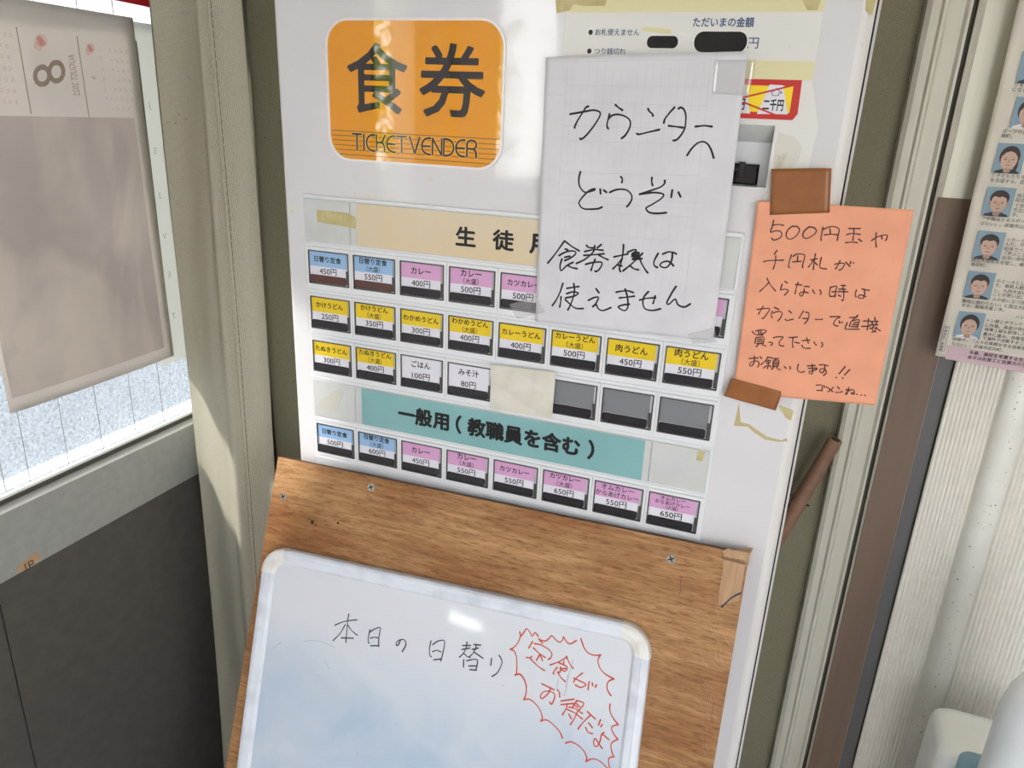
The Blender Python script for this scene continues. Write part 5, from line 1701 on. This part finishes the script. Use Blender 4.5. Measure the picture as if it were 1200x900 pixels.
# ------------------------------------------------------------------ bottles on a low stand at the lower right
BY = 0.135
BP = YP(BY)
zs0 = 0.40
mb = MB()
sr = empty('low_stand', (0.96, 0.10, 0))
tag(sr, 'low wooden stand under the plastic bottles by the ribbed curtain', 'stand')
mb.box(0.70, 1.22, 0.0, 0.235, zs0 - .02, zs0, 'standw'); obj('top_board', mb, sr)
for x in (.715, 1.205):
    for y in (.015, .22):
        mb = MB(); mb.box(x - .012, x + .012, y - .012, y + .012, 0, zs0 - .02, 'standw'); obj('leg', mb, sr)
# rounded tub
tl = BP.px(1107, 851); t2 = BP.px(1085, 900)
tx0 = tl[0] - .012; ztop = tl[1]
mb = MB()
FX = Fr((0, 0, 0), (1, 0, 0), (0, 1, 0), (0, 0, 1))
def loft(mb, secs, m, cap=True):
    vs, fs = [], []
    n = len(secs[0][0])
    for poly, z in secs:
        vs += [(p[0], p[1], z) for p in poly]
    for s in range(len(secs) - 1):
        for i in range(n):
            j = (i + 1) % n
            fs.append((s * n + i, s * n + j, (s + 1) * n + j, (s + 1) * n + i))
    fs += [tuple(range(n - 1, -1, -1)), tuple(range((len(secs) - 1) * n, len(secs) * n))]
    mb.mesh(vs, fs, m)
def rr(x0, x1, y0, y1, r): return rrect(x0, x1, y0, y1, r, 5)
tx1 = tx0 + .15
ty0, ty1 = BY - .05, BY + .055
loft(mb, [(rr(tx0 + .004, tx1 - .004, ty0 + .004, ty1 - .004, .02), zs0), (rr(tx0, tx1, ty0, ty1, .02), zs0 + .01), (rr(tx0 + .002, tx1 - .002, ty0 + .002, ty1 - .002, .02), ztop - .02),
          (rr(tx0 + .004, tx1 - .004, ty0 + .004, ty1 - .004, .02), ztop - .010), (rr(tx0 + .010, tx1 - .010, ty0 + .010, ty1 - .010, .02), ztop - .003), (rr(tx0 + .022, tx1 - .022, ty0 + .022, ty1 - .022, .02), ztop)], 'bottle2')
tub = obj('plastic_canister', mb, None, True)
tag(tub, 'white rounded plastic canister with pale blue patch, lower right corner', 'canister')
lx = YP(ty0).px(1137, 885)
mb = MB()
mb.prism(YP(ty0), rrect(lx[0] - .012, tx1 - .022, zs0 + .05, lx[1] + .006, .012, 5), 0.0, .0006, 'bluepatch')  # plain pale blue patch on the canister front
tag(obj('blue_patch', mb, tub), 'pale blue patch')
# tall bottle standing in front of it
YB = 0.0
FB = YP(YB)
bl_ = FB.px(1160, 880)[0]; zsh = FB.px(1196, 786)[1]
rb = .048
bcx, bcy = bl_ + rb, YB + .01
mb = MB()
prof = [(0.002, zs0), (rb - .006, zs0), (rb - .001, zs0 + .006), (rb, zs0 + .015), (rb, zsh - .075), (rb - .0012, zsh - .055), (rb - .005, zsh - .036), (rb - .012, zsh - .018), (rb - .022, zsh - .006), (.021, zsh), (.0205, zsh + .012), (.002, zsh + .012)]
K = 36
vs, fs = [], []
for r, z in prof:
    for i in range(K):
        vs.append((bcx + r * cos(2 * pi * i / K), bcy + r * sin(2 * pi * i / K), z))
for s in range(len(prof) - 1):
    for i in range(K):
        fs.append((s * K + i, s * K + (i + 1) % K, (s + 1) * K + (i + 1) % K, (s + 1) * K + i))
mb.mesh(vs, fs, 'bottle')
bt = obj('plastic_bottle', mb, None, True)
tag(bt, 'milky white plastic bottle with rounded shoulder, in front of the canister at lower right', 'bottle')
mb = MB()
mb.tube([(bcx, bcy, zsh + .006), (bcx, bcy, zsh + .034)], .0225, 'cap', 30)
obj('bottle_cap', mb, bt)

# ------------------------------------------------------------------ outside: ground and the trees seen reflected in the sign
mb = MB(); mb.box(-14, 12, -16, 8, -0.35, -0.12, 'ground'); tag(obj('ground', mb), kind='structure')
def tree(cx, cy, r, hgt, label, seed):
    rnd = random.Random(seed)
    root = empty('tree', (cx, cy, -0.12))
    tag(root, label, 'tree', 'trees outside the left wall')
    mb = MB(); mb.tube([(cx, cy, -.12), (cx + .05, cy, hgt * .5), (cx, cy + .03, hgt)], [.09, .07, .03], 'bark', 10); obj('trunk', mb, root)
    mb = MB()
    for k in range(900):
        a = rnd.random() * 2 * pi; z = rnd.random(); rr_ = r * (rnd.random() ** .5) * (1.05 - .5 * abs(z - .4))
        c = Vector((cx + rr_ * cos(a), cy + rr_ * sin(a), hgt * .28 + z * hgt * .9))
        d1 = Vector((rnd.gauss(0, 1), rnd.gauss(0, 1), rnd.gauss(0, 1))).normalized()
        d2 = d1.cross(Vector((rnd.gauss(0, 1), rnd.gauss(0, 1), rnd.gauss(0, 1)))).normalized()
        s = .04 + .06 * rnd.random()
        mb.face([c - d1 * s, c + d2 * s * .5, c + d1 * s, c - d2 * s * .5], 'leaf')
    tag(obj('foliage', mb, root), 'yellow green foliage')
tree(-2.3, -4.35, .95, 2.6, 'bushy yellow green tree outside the left wall, nearest the ticket machine', 3)
tree(-3.3, -6.9, .95, 2.8, 'bushy yellow green tree outside the left wall, furthest from the ticket machine', 5)
